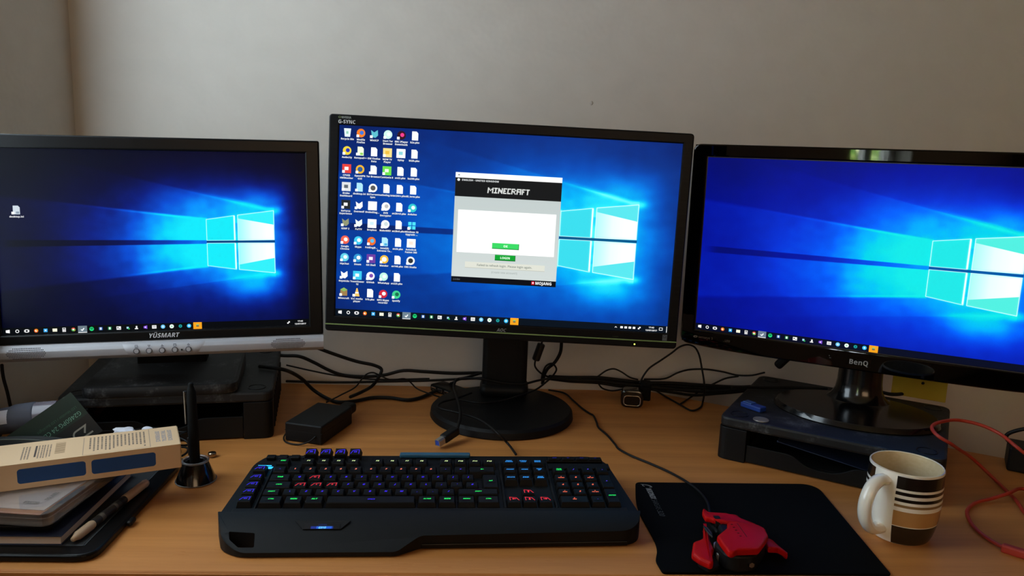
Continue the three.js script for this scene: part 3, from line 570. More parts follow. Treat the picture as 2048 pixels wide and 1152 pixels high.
  function plateGeometry() {                           // faceted plate following the convex bar
    const nx = 20, ny = 10, pos = [], idx = [];
    for (let j = 0; j <= ny; j++) for (let i = 0; i <= nx; i++) {
      const v = j / ny, u = i / nx, d = mix(0.0006, 0.0236, v), rim = i === 0 || j === 0 || i === nx || j === ny;
      pos.push(mix(mix(-0.060, -0.0475, v), mix(0.0665, 0.050, v), u), -0.1504 - d, chinFront(d) + (rim ? -0.0006 : 0.0010));
    }
    for (let j = 0; j < ny; j++) for (let i = 0; i < nx; i++) { const a = j * (nx + 1) + i, b = a + 1, c = a + nx + 1, e = c + 1; idx.push(a, c, b, b, c, e); }
    const g = new THREE.BufferGeometry();
    g.setAttribute('position', new THREE.Float32BufferAttribute(pos, 3));
    g.setIndex(idx);
    g.computeVertexNormals();
    return g;
  }
  function chinFront(d) {                              // depth of the convex front at a distance below its top edge
    const B = (a, b, c, t) => (1 - t) * (1 - t) * a + 2 * t * (1 - t) * b + t * t * c;
    let best = 0.0125, e = 1;
    for (let t = 0; t <= 1.0001; t += 0.02) for (const [y, z] of [[B(0, 0.007, 0.015, t), B(0.004, 0.0145, 0.0125, t)], [B(0.015, 0.0225, 0.0255, t), B(0.0125, 0.0105, 0.0, t)]]) if (Math.abs(y - d) < e) { e = Math.abs(y - d); best = z; }
    return best;
  }
  // foot and neck
  const foot = slab(softOutline(flat([[-0.122, 0.098], [0.108, 0.098], [0.108, -0.075], [-0.100, -0.105]]), 0.026), 0.017, 0.004), fp = foot.attributes.position;
  for (let i = 0; i < fp.count; i++) if (fp.getY(i) > 0.006) fp.setY(i, fp.getY(i) + Math.max(0, 0.012 * (1 - Math.max(0, fp.getZ(i) + 0.0) / 0.045)) * (fp.getZ(i) > -0.03 ? 1 : 1));
  foot.computeVertexNormals();
  part('stand_base', toCreasedNormals(foot, 0.5), M.dusty, m);
  part('stand_neck', rbox(0.108, 0.155, 0.034, 0.003, -0.006, 0.098, -0.028), M.matteBlack, m);
  part('hinge', rbox(0.10, 0.06, 0.05, 0.006, -0.004, 0.14, 0.0), M.matteBlack, m);
}
// black screen in the middle
{
  const m = thing('computer_monitor', 'computer monitor with thin green line under its picture, on a round black foot', 'monitor', [0.066, DESK + 0.0004, -1.346], deg(-2.98));
  const q = new THREE.Vector3(0.0562, DESK + 0.3505, -1.2105).sub(m.position).applyAxisAngle(new THREE.Vector3(0, 1, 0), -m.rotation.y);
  const P = (name, geo, mat_, label) => { const o = part(name, geo, mat_, m, label); o.position.copy(q); o.rotation.order = 'YXZ'; o.rotation.set(deg(-1.655), 0, deg(-0.937)); return o; };
  const bez = P('bezel', extrude(frameShape(-0.2815, -0.1745, 0.2820, 0.1655, 0.006, -0.2657, -0.1495, 0.2657, 0.1495), 0.02, 0.002).translate(0, 0, -0.0165), M.brushedBlack);
  P('rear_shell', rbox(0.545, 0.325, 0.04, 0.014, 0, -0.004, -0.0385), M.matteBlack);
  const scr = P('screen', new THREE.PlaneGeometry(0.5314, 0.2989).translate(0, 0, 0.0004), screenMaterial(screenCentre, 1.05), 'lit screen with desktop icons and a launcher window');
  screenLight(scr, 0.53, 0.297, new THREE.Color(0.12, 0.45, 0.9), 0.015);
  part('green_line', rbox(0.5630, 0.0019, 0.0010, 0.0004, 0.0002, -0.1632, 0.0037), std({ color: 0x7f9658, roughness: 0.4 }), bez, 'pale green accent line');
  addPrint('brand_lettering', 0.026, 0.0072, 256, text('AOC', 'italic bold Hpx sans-serif', '#8a8c8c', { size: 1.0 }), bez, [0.0003, -0.1580, 0.0036]);
  addPrint('corner_print', 0.028, 0.0125, 320, (g, w, h) => { g.fillStyle = '#9aa09a'; g.textAlign = 'left'; g.font = 'bold 50px sans-serif'; g.fillText('NVIDIA', 62, 46, 170); g.strokeStyle = '#6d7f4a'; g.lineWidth = 8; g.beginPath(); g.ellipse(32, 28, 22, 14, 0, 0, 7); g.stroke(); g.font = 'bold 86px sans-serif'; g.fillStyle = '#c6c8c8'; g.fillText('G-SYNC', 4, h - 10, w - 10); }, bez, [-0.2535, 0.1572, 0.0036]);
  addPrint('model_print', 0.016, 0.003, 160, text('G2460PG', 'Hpx sans-serif', '#4d5a30'), bez, [0.1832, -0.1588, 0.0036]);
  addPrint('energy_sticker', 0.0075, 0.0095, 64, (g, w, h) => { g.fillStyle = '#5a6066'; g.fillRect(0, 0, w, h); g.fillStyle = '#31363a'; g.fillRect(12, 14, 40, 30); g.fillStyle = '#7c8288'; g.fillRect(20, 22, 20, 10); }, bez, [0.2620, -0.1565, 0.0036]);
  part('indicator_light', cylZ(0.0012, 0.0012, 0.0008, 12, 0.2147, -0.1698, 0.0037), std({ color: 0x202810, emissive: 0xd8f060, emissiveIntensity: 2.2 }), bez, 'glowing yellow-green power light');
  // round foot, column, hinge
  const prof = [[0, 0], [0.1285, 0], [0.130, 0.002], [0.1285, 0.012], [0.124, 0.0165], [0.06, 0.0205], [0, 0.021]].map(([x, y]) => new THREE.Vector2(x, y));
  part('stand_base', toCreasedNormals(new THREE.LatheGeometry(prof, 72), 0.5), M.black, m, 'round black foot');
  part('column_collar', rbox(0.092, 0.026, 0.066, 0.014, 0.0025, 0.0325, -0.066), M.black, m);
  part('stand_column', rbox(0.084, 0.40, 0.056, 0.012, 0.0025, 0.225, -0.068, 3), M.black, m);
  part('column_channel', box(0.0012, 0.30, 0.002, 0.026, 0.20, -0.0398), M.void, m);
  part('hinge', rbox(0.09, 0.09, 0.115, 0.01, 0.0, 0.345, 0.016), M.matteBlack, m);
}
// glossy screen on the right shelf
{
  const m = thing('computer_monitor', 'glossy black computer monitor with grey lettering, on the riser behind the mug', 'monitor', [0.639, DESK + RISER_R.H + 0.0004, -1.186], deg(-29.85));
  const q = new THREE.Vector3(0.631, DESK + 0.3282, -1.1793).sub(m.position).applyAxisAngle(new THREE.Vector3(0, 1, 0), -m.rotation.y);
  const P = (name, geo, mat_, label) => { const o = part(name, geo, mat_, m, label); o.position.copy(q); o.rotation.order = 'YXZ'; o.rotation.set(deg(0.67), 0, deg(0.12)); return o; };
  const bz = softOutline([[-0.2912, -0.1760, 0.016], [-0.2, -0.1825, 0.1], [0.2, -0.1825, 0.1], [0.2912, -0.1760, 0.016], [0.2912, 0.1715, 0.014], [-0.2912, 0.1715, 0.014]], 0.014);
  bz.holes.push(outline([[-0.2668, -0.1508], [-0.2668, 0.1507], [0.2668, 0.1507], [0.2668, -0.1508]]));
  const bez = P('bezel', extrude(bz, 0.016, 0.0025, { segments: 3, curve: 10 }).translate(0, 0, -0.0125), M.mirrorGloss);
  part('outer_rim', extrude(frameShape(-0.2925, -0.1775, 0.2925, 0.1725, 0.016, -0.2895, -0.1735, 0.2895, 0.1695), 0.022, 0.002).translate(0, -0.001, -0.034), M.blackSmooth, bez);
  part('inner_trim', trimBars(0.2657, [-0.1497, 0.1496], 0.0011, 0.0014), std({ color: 0x55504c, roughness: 0.4, metalness: 0.4 }), bez);
  P('rear_shell', rbox(0.565, 0.335, 0.036, 0.014, 0, -0.003, -0.0315), M.matteBlack);
  const scr = P('screen', new THREE.PlaneGeometry(0.5314, 0.2989).translate(0, 0, 0.0004), screenMaterial(screenRight, 1.0), 'lit screen with a saturated blue desktop');
  screenLight(scr, 0.53, 0.297, new THREE.Color(0.06, 0.25, 1.0), 0.01);
  addPrint('brand_lettering', 0.0365, 0.0125, 384, (g, w, h) => { g.font = 'bold 118px sans-serif'; g.textAlign = 'center'; g.fillStyle = '#8c8c8c'; g.fillText('BenQ', w / 2, h * 0.80, w * 0.98); }, bez, [0.0012, -0.1684, 0.0037]);
  addPrint('feature_print', 0.042, 0.008, 320, (g, w, h) => { g.fillStyle = '#8a8c8c'; g.beginPath(); g.ellipse(32, h / 2, 30, 16, -0.15, 0, 7); g.fill(); g.fillStyle = '#111'; g.beginPath(); g.arc(36, h / 2, 8, 0, 7); g.fill(); g.fillStyle = '#8a8c8c'; g.font = '44px sans-serif'; g.textAlign = 'left'; g.fillText('senseye 3', 72, h * 0.72, 240); }, bez, [-0.2470, -0.1622, 0.0037]);
  addPrint('led_print', 0.016, 0.006, 128, text('LED', 'bold Hpx sans-serif', '#7c7e7e', { size: 0.85 }), bez, [-0.2080, -0.1625, 0.0037]);
  addPrint('small_marks', 0.005, 0.007, 48, (g) => { g.fillStyle = '#777'; g.beginPath(); g.arc(12, 14, 6, 0, 7); g.fill(); g.fillRect(16, 44, 24, 5); }, bez, [-0.0420, -0.1655, 0.0037]);
  part('base_emblem', extrude((() => { const s = new THREE.Shape(); s.absellipse(0, 0, 0.040, 0.0125, 0, Math.PI * 2); return s; })(), 0.0003, 0, { curve: 32 }).translate(0.084, -0.1662, 0.0035), M.mirrorGloss, bez);
  // oval gloss foot, neck
  const prof = [[0, 0], [0.99, 0], [1.0, 0.002], [0.985, 0.0065], [0.955, 0.0095], [0.5, 0.0105], [0, 0.011]].map(([x, y]) => new THREE.Vector2(x, y));
  part('stand_base', toCreasedNormals(new THREE.LatheGeometry(prof, 72).scale(0.127, 1, 0.093), 0.5), M.gloss, m, 'glossy oval foot');
  const nk = [[0.050, 0], [0.043, 0.006], [0.0375, 0.016], [0.0355, 0.03], [0.0345, 0.06], [0.034, 0.14]].map(([x, y]) => new THREE.Vector2(x, y));
  part('stand_neck', new THREE.LatheGeometry(nk, 40).scale(1, 1, 0.8).translate(0.001, 0.0104, -0.058), M.gloss, m);
  part('hinge', rbox(0.07, 0.06, 0.06, 0.006, 0, 0.16, -0.065), M.matteBlack, m);
}
// ---------------------------------------------------------------- keyboard
{
  const kb = thing('gaming_keyboard', 'black gaming keyboard with blue, red and green lit keys', 'keyboard', [-0.036, DESK + 0.0004, -0.975], deg(1.89));
  const MM = 0.001, topY = (z) => 0.040 - 0.08 * z;      // height of the key tops over the desk, falling to the front (z in metres)
  M.kbBody = phys({ color: 0x070808, specularIntensity: 0.5, roughness: 0.55, bumpMap: grain, bumpScale: 0.0001 });
  M.kbPlate = phys({ color: 0x0c0c0d, roughness: 0.6, specularIntensity: 0.5 });
  M.key = phys({ color: 0x050506, roughness: 0.5, specularIntensity: 0.5 });
  // body below the keys
  const pts = [[-0.236, -0.080, 0.012], [0.226, -0.080, 0.012], [0.243, -0.060, 0.01], [0.259, 0.079, 0.004], [-0.2615, 0.079, 0.004], [-0.250, -0.055, 0.01]];
  const body = slab(softOutline(flat(pts), 0.006), 1, 0), bp = body.attributes.position;
  for (let i = 0; i < bp.count; i++) { const z = bp.getZ(i), y = bp.getY(i); bp.setY(i, y > 0.5 ? topY(z) - 0.0085 : 0.0); }
  body.computeVertexNormals();
  part('case_body', toCreasedNormals(body, 0.5), M.kbBody, kb);
  // raised rims between the key fields
  const rim = (x0, z0, x1, z1) => { const g = rbox(x1 - x0, 0.004, z1 - z0, 0.0015, (x0 + x1) / 2, 0, (z0 + z1) / 2), p = g.attributes.position; for (let i = 0; i < p.count; i++) p.setY(i, p.getY(i) + topY(p.getZ(i)) - 0.0072); return g; };
  part('key_surround', merged([rim(-0.2230, -0.035, -0.2205, 0.066), rim(0.0865, -0.058, 0.0905, 0.066), rim(0.1525, -0.058, 0.1565, 0.066), rim(-0.2475, 0.066, 0.245, 0.0765), rim(0.156, -0.0530, 0.244, -0.0385)]), M.kbPlate, kb);
  // palm rest with the uneven front edge and the open loop at its left end
  const palm = softOutline(flat([[-0.2615, 0.0795, 0.002], [0.2585, 0.0795, 0.002], [0.2520, 0.100, 0.01], [0.2370, 0.1105, 0.012], [-0.0170, 0.1150, 0.006], [-0.0440, 0.1325, 0.006], [-0.2250, 0.1325, 0.010], [-0.2480, 0.118, 0.012]]), 0.006);
  palm.holes.push(softOutline(flat([[-0.2410, 0.1090], [-0.2380, 0.1185], [-0.2260, 0.1270], [-0.2080, 0.1270], [-0.2105, 0.1110]]), 0.002));
  const pg = slab(palm, 1, 0, { curve: 6 }), pp = pg.attributes.position;
  const palmY = (z) => 0.0315 - 0.30 * Math.max(0, z - 0.083) - 4.2 * Math.max(0, z - 0.083) ** 2;
  for (let i = 0; i < pp.count; i++) pp.setY(i, pp.getY(i) > 0.5 ? palmY(pp.getZ(i)) : 0.001);
  pg.computeVertexNormals();
  const rest = part('palm_rest', toCreasedNormals(pg, 0.5), M.kbBody, kb);
  part('gloss_edge', slab(softOutline(flat([[-0.016, 0.1143], [0.236, 0.1098], [0.2365, 0.1128], [-0.016, 0.1172]]), 0.001), 0.0060, 0.001).translate(0, 0.001, -0.0012), M.blackSmooth, rest);
  // light-up badge set into the palm rest
  const slope = -Math.atan(0.30 + 8.4 * 0.018);
  const badge = part('badge', extrude(outline([[-0.033, 0.006], [0.033, 0.006], [0.022, -0.0065], [-0.022, -0.0065]]), 0.0012).rotateX(-Math.PI / 2 - slope * 1).translate(-0.134, palmY(0.1005) - 0.0010, 0.1005), M.void, rest);
  {
    const c = canvas(512, 96, (g, w, h) => { g.fillStyle = '#000106'; g.fillRect(0, 0, w, h); g.font = 'italic bold 34px sans-serif'; g.textAlign = 'center'; g.fillStyle = '#101c66'; g.fillText('CORTEX', w / 2, 40); g.fillStyle = '#14287e'; g.fillRect(96, 52, 320, 40); g.fillStyle = '#1c58c8'; g.fillRect(176, 52, 220, 40); g.font = 'italic bold 46px sans-serif'; g.fillStyle = '#7fe4ff'; g.fillText('G910', w / 2, 90); });
    const lit = part('badge_light', new THREE.PlaneGeometry(0.042, 0.0085).rotateX(-Math.PI / 2 - slope), std({ color: 0x020204, roughness: 0.3, emissive: 0xffffff, emissiveMap: texture(c), emissiveIntensity: 1.0 }), badge);
    lit.position.set(-0.134, palmY(0.1032) + 0.0007, 0.1032);
    lit.castShadow = false;
  }
  // rear dock strip and small shortcut buttons
  part('dock_strip', rbox(0.100, 0.006, 0.009, 0.0018, -0.003, topY(-0.0745) - 0.0045, -0.0745), std({ color: 0x2b5c78, roughness: 0.3 }), kb, 'blue-grey dock cover');
  for (let k = 0; k < 4; k++) part('shortcut_button', rbox(0.0125, 0.0045, 0.010, 0.0015, -0.2305 + k * 0.0165, topY(-0.069) - 0.0058, -0.069), M.key, kb);
  part('media_bar', rbox(0.082, 0.0035, 0.011, 0.0015, 0.196, topY(-0.064) - 0.0065, -0.064), M.key, kb);
  part('volume_roller', new THREE.CylinderGeometry(0.0045, 0.0045, 0.030, 20).rotateZ(Math.PI / 2).translate(0.222, topY(-0.0765) - 0.0125, -0.0755), M.rubber, kb);

  // legends: one atlas of lit lettering
  const CW = 128, CH = 96, COLS = 16, atlas = document.createElement('canvas');
  atlas.width = CW * COLS; atlas.height = CH * 9;
  const ag = atlas.getContext('2d');
  ag.fillStyle = '#000'; ag.fillRect(0, 0, atlas.width, atlas.height);
  let cell = 0;
  const TONE = { blue: '#3a22ff', red: '#ff2a3c', num: '#ff8266', fn: '#e4ffae', green: '#22ff6a', nav: '#2f9cff', dim: '#3326c8', pad: '#ff6a48', white: '#ffd8c8', violet: '#5a3cff' };
  function legend(str, tone, framed, mirror) {
    const i = cell++, x = (i % COLS) * CW, y = Math.floor(i / COLS) * CH;
    ag.save(); ag.beginPath(); ag.rect(x, y, CW, CH); ag.clip(); ag.translate(x, y);
    ag.fillStyle = ag.strokeStyle = TONE[tone] ?? tone; ag.shadowColor = TONE[tone] ?? tone; ag.shadowBlur = 9;
    const lines = str.split('|'), size = framed ? 30 : lines.length > 1 ? 30 : str.length > 3 ? 32 : str.length > 1 ? 42 : 48;
    ag.font = `italic bold ${size}px sans-serif`; ag.textAlign = 'center'; ag.textBaseline = 'middle';
    const arrow = { '←': Math.PI, '→': 0, '↑': -Math.PI / 2, '↓': Math.PI / 2, '↵': Math.PI, '◀': Math.PI, '▶': 0 }[str];
    if (arrow !== undefined) { ag.save(); ag.translate(CW / 2, CH / 2 + (framed ? 6 : 0)); ag.rotate(arrow); ag.lineWidth = 9; ag.beginPath(); ag.moveTo(-22, 0); ag.lineTo(8, 0); if (str === '↵') { ag.moveTo(-22, 0); ag.lineTo(-22, 18); } ag.stroke(); ag.beginPath(); ag.moveTo(24, 0); ag.lineTo(4, -15); ag.lineTo(4, 15); ag.fill(); ag.restore(); } else lines.forEach((t, k) => ag.fillText(t, CW / 2, CH / 2 + (k - (lines.length - 1) / 2) * size * 0.95 + (framed ? 4 : 0), CW - 14));
    if (framed) { ag.lineWidth = 5; ag.beginPath(); const m = mirror ? (q) => CW - q : (q) => q; ag.moveTo(m(8), 84); ag.lineTo(m(38), 30); ag.lineTo(m(112), 18); ag.lineTo(m(108), 84); ag.stroke(); }
    ag.restore();
    const u0 = x / atlas.width, u1 = (x + CW) / atlas.width, v1 = 1 - y / atlas.height, v0 = 1 - (y + CH) / atlas.height;
    return [u0, v0, u1, v1];
  }
  const legendMat = phys({ color: 0x050506, roughness: 0.5, specularIntensity: 0.5, emissive: 0xffffff, emissiveIntensity: 1.15 });
  // key cap: a tapered block with a dished, bevelled top
  const caps = new Map();
  function capGeometry(w, d) {
    const k = w.toFixed(4) + d.toFixed(4);
    if (!caps.has(k)) {
      const h = 0.0088, ring = (iw, id, y, dz) => [[-w / 2 + iw, y, d / 2 - id + dz], [w / 2 - iw, y, d / 2 - id + dz], [w / 2 - iw, y, -d / 2 + id + dz], [-w / 2 + iw, y, -d / 2 + id + dz]];
      const R = [ring(0, 0, -h, 0), ring(0.0018, 0.0016, -0.0010, -0.0006), ring(0.0026, 0.0023, 0, -0.0008)], pos = [];
      const face = (a, b, c, e) => pos.push(...a, ...b, ...c, ...a, ...c, ...e);
      for (let r = 0; r < 2; r++) for (let i = 0; i < 4; i++) { const j = (i + 1) % 4; face(R[r][i], R[r][j], R[r + 1][j], R[r + 1][i]); }
      const t = R[2], c0 = [0, -0.0004, -0.0008];
      for (let i = 0; i < 4; i++) pos.push(...t[i], ...t[(i + 1) % 4], ...c0);
      const g = new THREE.BufferGeometry();
      g.setAttribute('position', new THREE.Float32BufferAttribute(pos, 3));
      g.computeVertexNormals();
      caps.set(k, g);
    }
    return caps.get(k);
  }
  function key(x, z, w, str, tone, o = {}) {
    const W = w * MM, D = (o.d ?? 18.0) * MM, X = x * MM, Z = z * MM, m = part('key', capGeometry(W, D), M.key, kb);
    m.position.set(X, topY(Z) + (o.up ?? 0), Z);
    m.rotation.x = Math.atan(0.08) + (o.tilt ?? 0);
    if (!str) return;
    const [u0, v0, u1, v1] = legend(str, tone, o.frame, o.mirror), lw = o.frame ? 0.0145 : 0.0125, lh = lw * CH / CW, g = new THREE.PlaneGeometry(lw, lh).rotateX(-Math.PI / 2), uv = g.attributes.uv;
    for (let i = 0; i < 4; i++) uv.setXY(i, uv.getX(i) ? u1 : u0, uv.getY(i) ? v1 : v0);
    const l = part('legend', g, legendMat, m);
    l.position.set((o.lx ?? 0) * MM, 0.00015, (o.lz ?? -0.9) * MM);
    l.castShadow = false;
  }
  const row = (x, z, pitch, w, list, tone, o = {}) => list.forEach((s, i) => { const f = Array.isArray(s); key(x + i * pitch, z, w, f ? s[0] : s, f ? s[1] : tone, f ? { ...o, frame: true } : o); });
  const K = 18.6;
  // G keys down the left and above the F keys
  [[-26, 'G1'], [-3, 'G2'], [16.2, 'G3'], [34.2, 'G4'], [53, 'G5']].forEach(([z, s]) => key(-236, z, 18.6, s, 'blue', { frame: true, d: 17.4 }));
  [0, 1, 2, 3].forEach((i) => key(-175.5 + i * 20.3, -66, 18.0, 'G' + (i + 6), 'blue', { frame: true, d: 14.5, up: 0.004, tilt: 0.35 }));
  key(-210, -47, K, 'ESC', 'green');
  row(-176, -47, 20.3, K, ['F1', 'F2', 'F3', 'F4'], 'fn'); row(-82.3, -47, 20.3, K, ['F5', 'F6', 'F7', 'F8'], 'fn'); row(12.6, -47, 20.1, K, ['F9', 'F10', 'F11', 'F12'], 'fn');
  row(100.6, -47, 20.2, K, ['PRINT|SCREEN', 'SCROLL|LOCK', 'PAUSE|BREAK'], 'nav');
  key(-210, -23.5, K, '¬', 'dim');
  row(-190, -23.5, 20.2, K, ['1', '2', '3', '4', '5', '6', '7', '8', '9', '0'], 'num'); row(12, -23.5, 20.2, K, ['-', '='], 'violet'); key(62, -23.5, 37, '←', 'green');
  row(100.6, -23.5, 20.1, K, ['INSERT', 'HOME', 'PAGE|UP'], 'nav');
  key(-205, -1.5, 28, 'TAB', 'green');
  row(-180, -1.5, 20.2, K, ['Q', ['W', 'red'], 'E', 'R', 'T', 'Y', 'U', 'I', 'O', 'P', '[', ']'], 'blue');
  row(100, -1.5, 20.1, K, ['DELETE', 'END', 'PAGE|DOWN'], 'nav');
  key(72, 8.5, 22.5, '↵', 'green', { d: 37 });
  key(-202.5, 18.2, 33, 'CAPS', 'green');
  row(-175, 18.2, 20.2, K, [['A', 'red'], ['S', 'red'], ['D', 'red'], 'F', 'G', 'H', 'J', 'K', 'L', ';', "'", '#'], 'blue', { d: 16.8 });
  key(-208, 36, 23, 'SHIFT', 'green', { d: 16.6 }); key(-185.5, 36, K, '\\', 'dim', { d: 16.6 });
  row(-165, 36, 20.1, K, ['Z', 'X', 'C', 'V', 'B', 'N', 'M', ',', '.', '/'], 'blue', { d: 16.6 });
  key(54.5, 36, 54, 'SHIFT', 'green', { d: 16.6 });
  [[-204.5, 'CTRL', 29], [-177, 'WIN', 23], [-151.5, 'ALT', 24]].forEach(([x, s, w]) => key(x, 55.6, w, s, 'green', { d: 19, lz: -2 }));
  key(-81, 55.6, 112, 'SPACE', 'blue', { d: 19, lz: -1 });
  [[-11, 'ALTGR', 24], [14.3, 'WIN', 23], [39, 'MENU', 23], [67, 'CTRL', 29]].forEach(([x, s, w]) => key(x, 55.6, w, s, 'green', { d: 19, lz: -2 }));
  key(120, 36, K, '↑', 'red', { frame: true, mirror: true, d: 16.6 });
  [[99.7, '←'], [119.8, '↓'], [140.1, '→']].forEach(([x, s]) => key(x, 55.6, K, s, 'red', { frame: true, mirror: true, d: 19, lz: -2 }));
  key(168.4, -23.5, K, 'NUM|LOCK', 'green'); row(188.6, -23.5, 20.2, K, ['/', '*', '-'], 'violet');
  row(168.3, -1.5, 20.1, K, ['7|HOME', '8', '9|PG UP'], 'pad'); row(168, 18.2, 20.1, K, ['4', '5', '6'], 'pad', { d: 16.8 }); row(168, 36, 20.1, K, ['1|END', '2', '3|PG DN'], 'pad', { d: 16.6 });
  key(178, 55.6, 38.6, '0|INS', 'pad', { d: 19, lz: -2 }); key(208.3, 55.6, K, '.', 'violet', { d: 19, lz: -2 });
  key(229, 8.5, K, '+', 'violet', { d: 36 }); key(229, 46.3, K, 'ENTER', 'green', { d: 37 });
  ['MUTE', '◀', 'PLAY', '▶'].forEach((s, i) => {
    const [u0, v0, u1, v1] = legend(s, 'dim'), g = new THREE.PlaneGeometry(0.009, 0.005).rotateX(-Math.PI / 2), uv = g.attributes.uv;
    for (let k = 0; k < 4; k++) uv.setXY(k, uv.getX(k) ? u1 : u0, uv.getY(k) ? v1 : v0);
    const b = part('media_key', rbox(0.0175, 0.0035, 0.0085, 0.0012, 0.1675 + i * 0.0198, topY(-0.0635) - 0.0042, -0.0635), M.key, kb), l = part('legend', g, legendMat, b);
    l.position.set(0.1675 + i * 0.0198, topY(-0.0635) - 0.0022, -0.0635); l.castShadow = false;
  });
  // profile light at the upper left corner
  const glow = std({ color: 0x021018, emissive: 0x28b8ff, emissiveIntensity: 1.5 });
  part('profile_light', rbox(0.018, 0.0008, 0.0018, 0.0003, -0.2325, topY(-0.0385) - 0.0028, -0.0385), glow, kb, 'glowing light-blue bar');
  part('profile_light', new THREE.ExtrudeGeometry(outline([[-0.0032, 0.003], [0.0036, 0.003], [0.0022, -0.003], [-0.0018, -0.003]]), { depth: 0.0006, bevelEnabled: false }).rotateX(-Math.PI / 2).translate(-0.2243, topY(-0.030) - 0.0030, -0.0325), glow, kb);
  legendMat.emissiveMap = texture(atlas);
}

// ---------------------------------------------------------------- mouse mat and mouse
{
  const mat_ = thing('mouse_mat', 'black cloth mouse mat with a waisted edge under the red mouse', 'mouse mat', [0, DESK + 0.0003, 0]);
  const cloth = dataTexture(256, 256, (u, v) => [128 + 90 * tiling(u, v, 120, 120, 3.3)]);
  cloth.repeat.set(16, 16);
  const pts = [[0.252, -1.055, 0.008], [0.510, -1.058, 0.012], [0.534, -1.028, 0.02], [0.5035, -0.808, 0.004], [0.232, -0.808, 0.004], [0.230, -0.835, 0.006], [0.240, -0.865, 0.03], [0.2395, -0.905, 0.03], [0.2365, -0.955, 0.03], [0.240, -0.995, 0.02]];
  pts[2] = [0.523, -1.043, 0.012];
  part('cloth', slab(softOutline(flat(pts), 0.01), 0.003, 0.0006, { segments: 1 }), phys({ color: 0x040506, roughness: 0.95, specularIntensity: 0.2, bumpMap: cloth, bumpScale: 0.0002 }), mat_);
  const ink = (k) => ({ roughness: 0.8 });
  addPrint('mat_logo', 0.105, 0.020, 640, (g, w, h) => {
    g.strokeStyle = '#8f9290'; g.lineWidth = 7; g.beginPath(); g.ellipse(54, 62, 22, 40, 0.5, 0.4, 5.6); g.stroke(); g.beginPath(); g.moveTo(20, 110); g.quadraticCurveTo(30, 40, 78, 22); g.stroke();
    g.font = 'italic bold 66px sans-serif'; g.fillStyle = '#9a9d9b'; g.textAlign = 'left'; g.fillText('MIONIX', 96, 84, 210); g.font = 'italic 62px sans-serif'; g.fillStyle = '#3a3d3c'; g.fillText('SARGAS', 316, 84, 190); g.fillStyle = '#55585a'; g.fillText('320', 520, 84, 110);
  }, mat_, [0.2655, 0.0034, -0.995], [-Math.PI / 2, 0, -Math.PI / 2]);
}
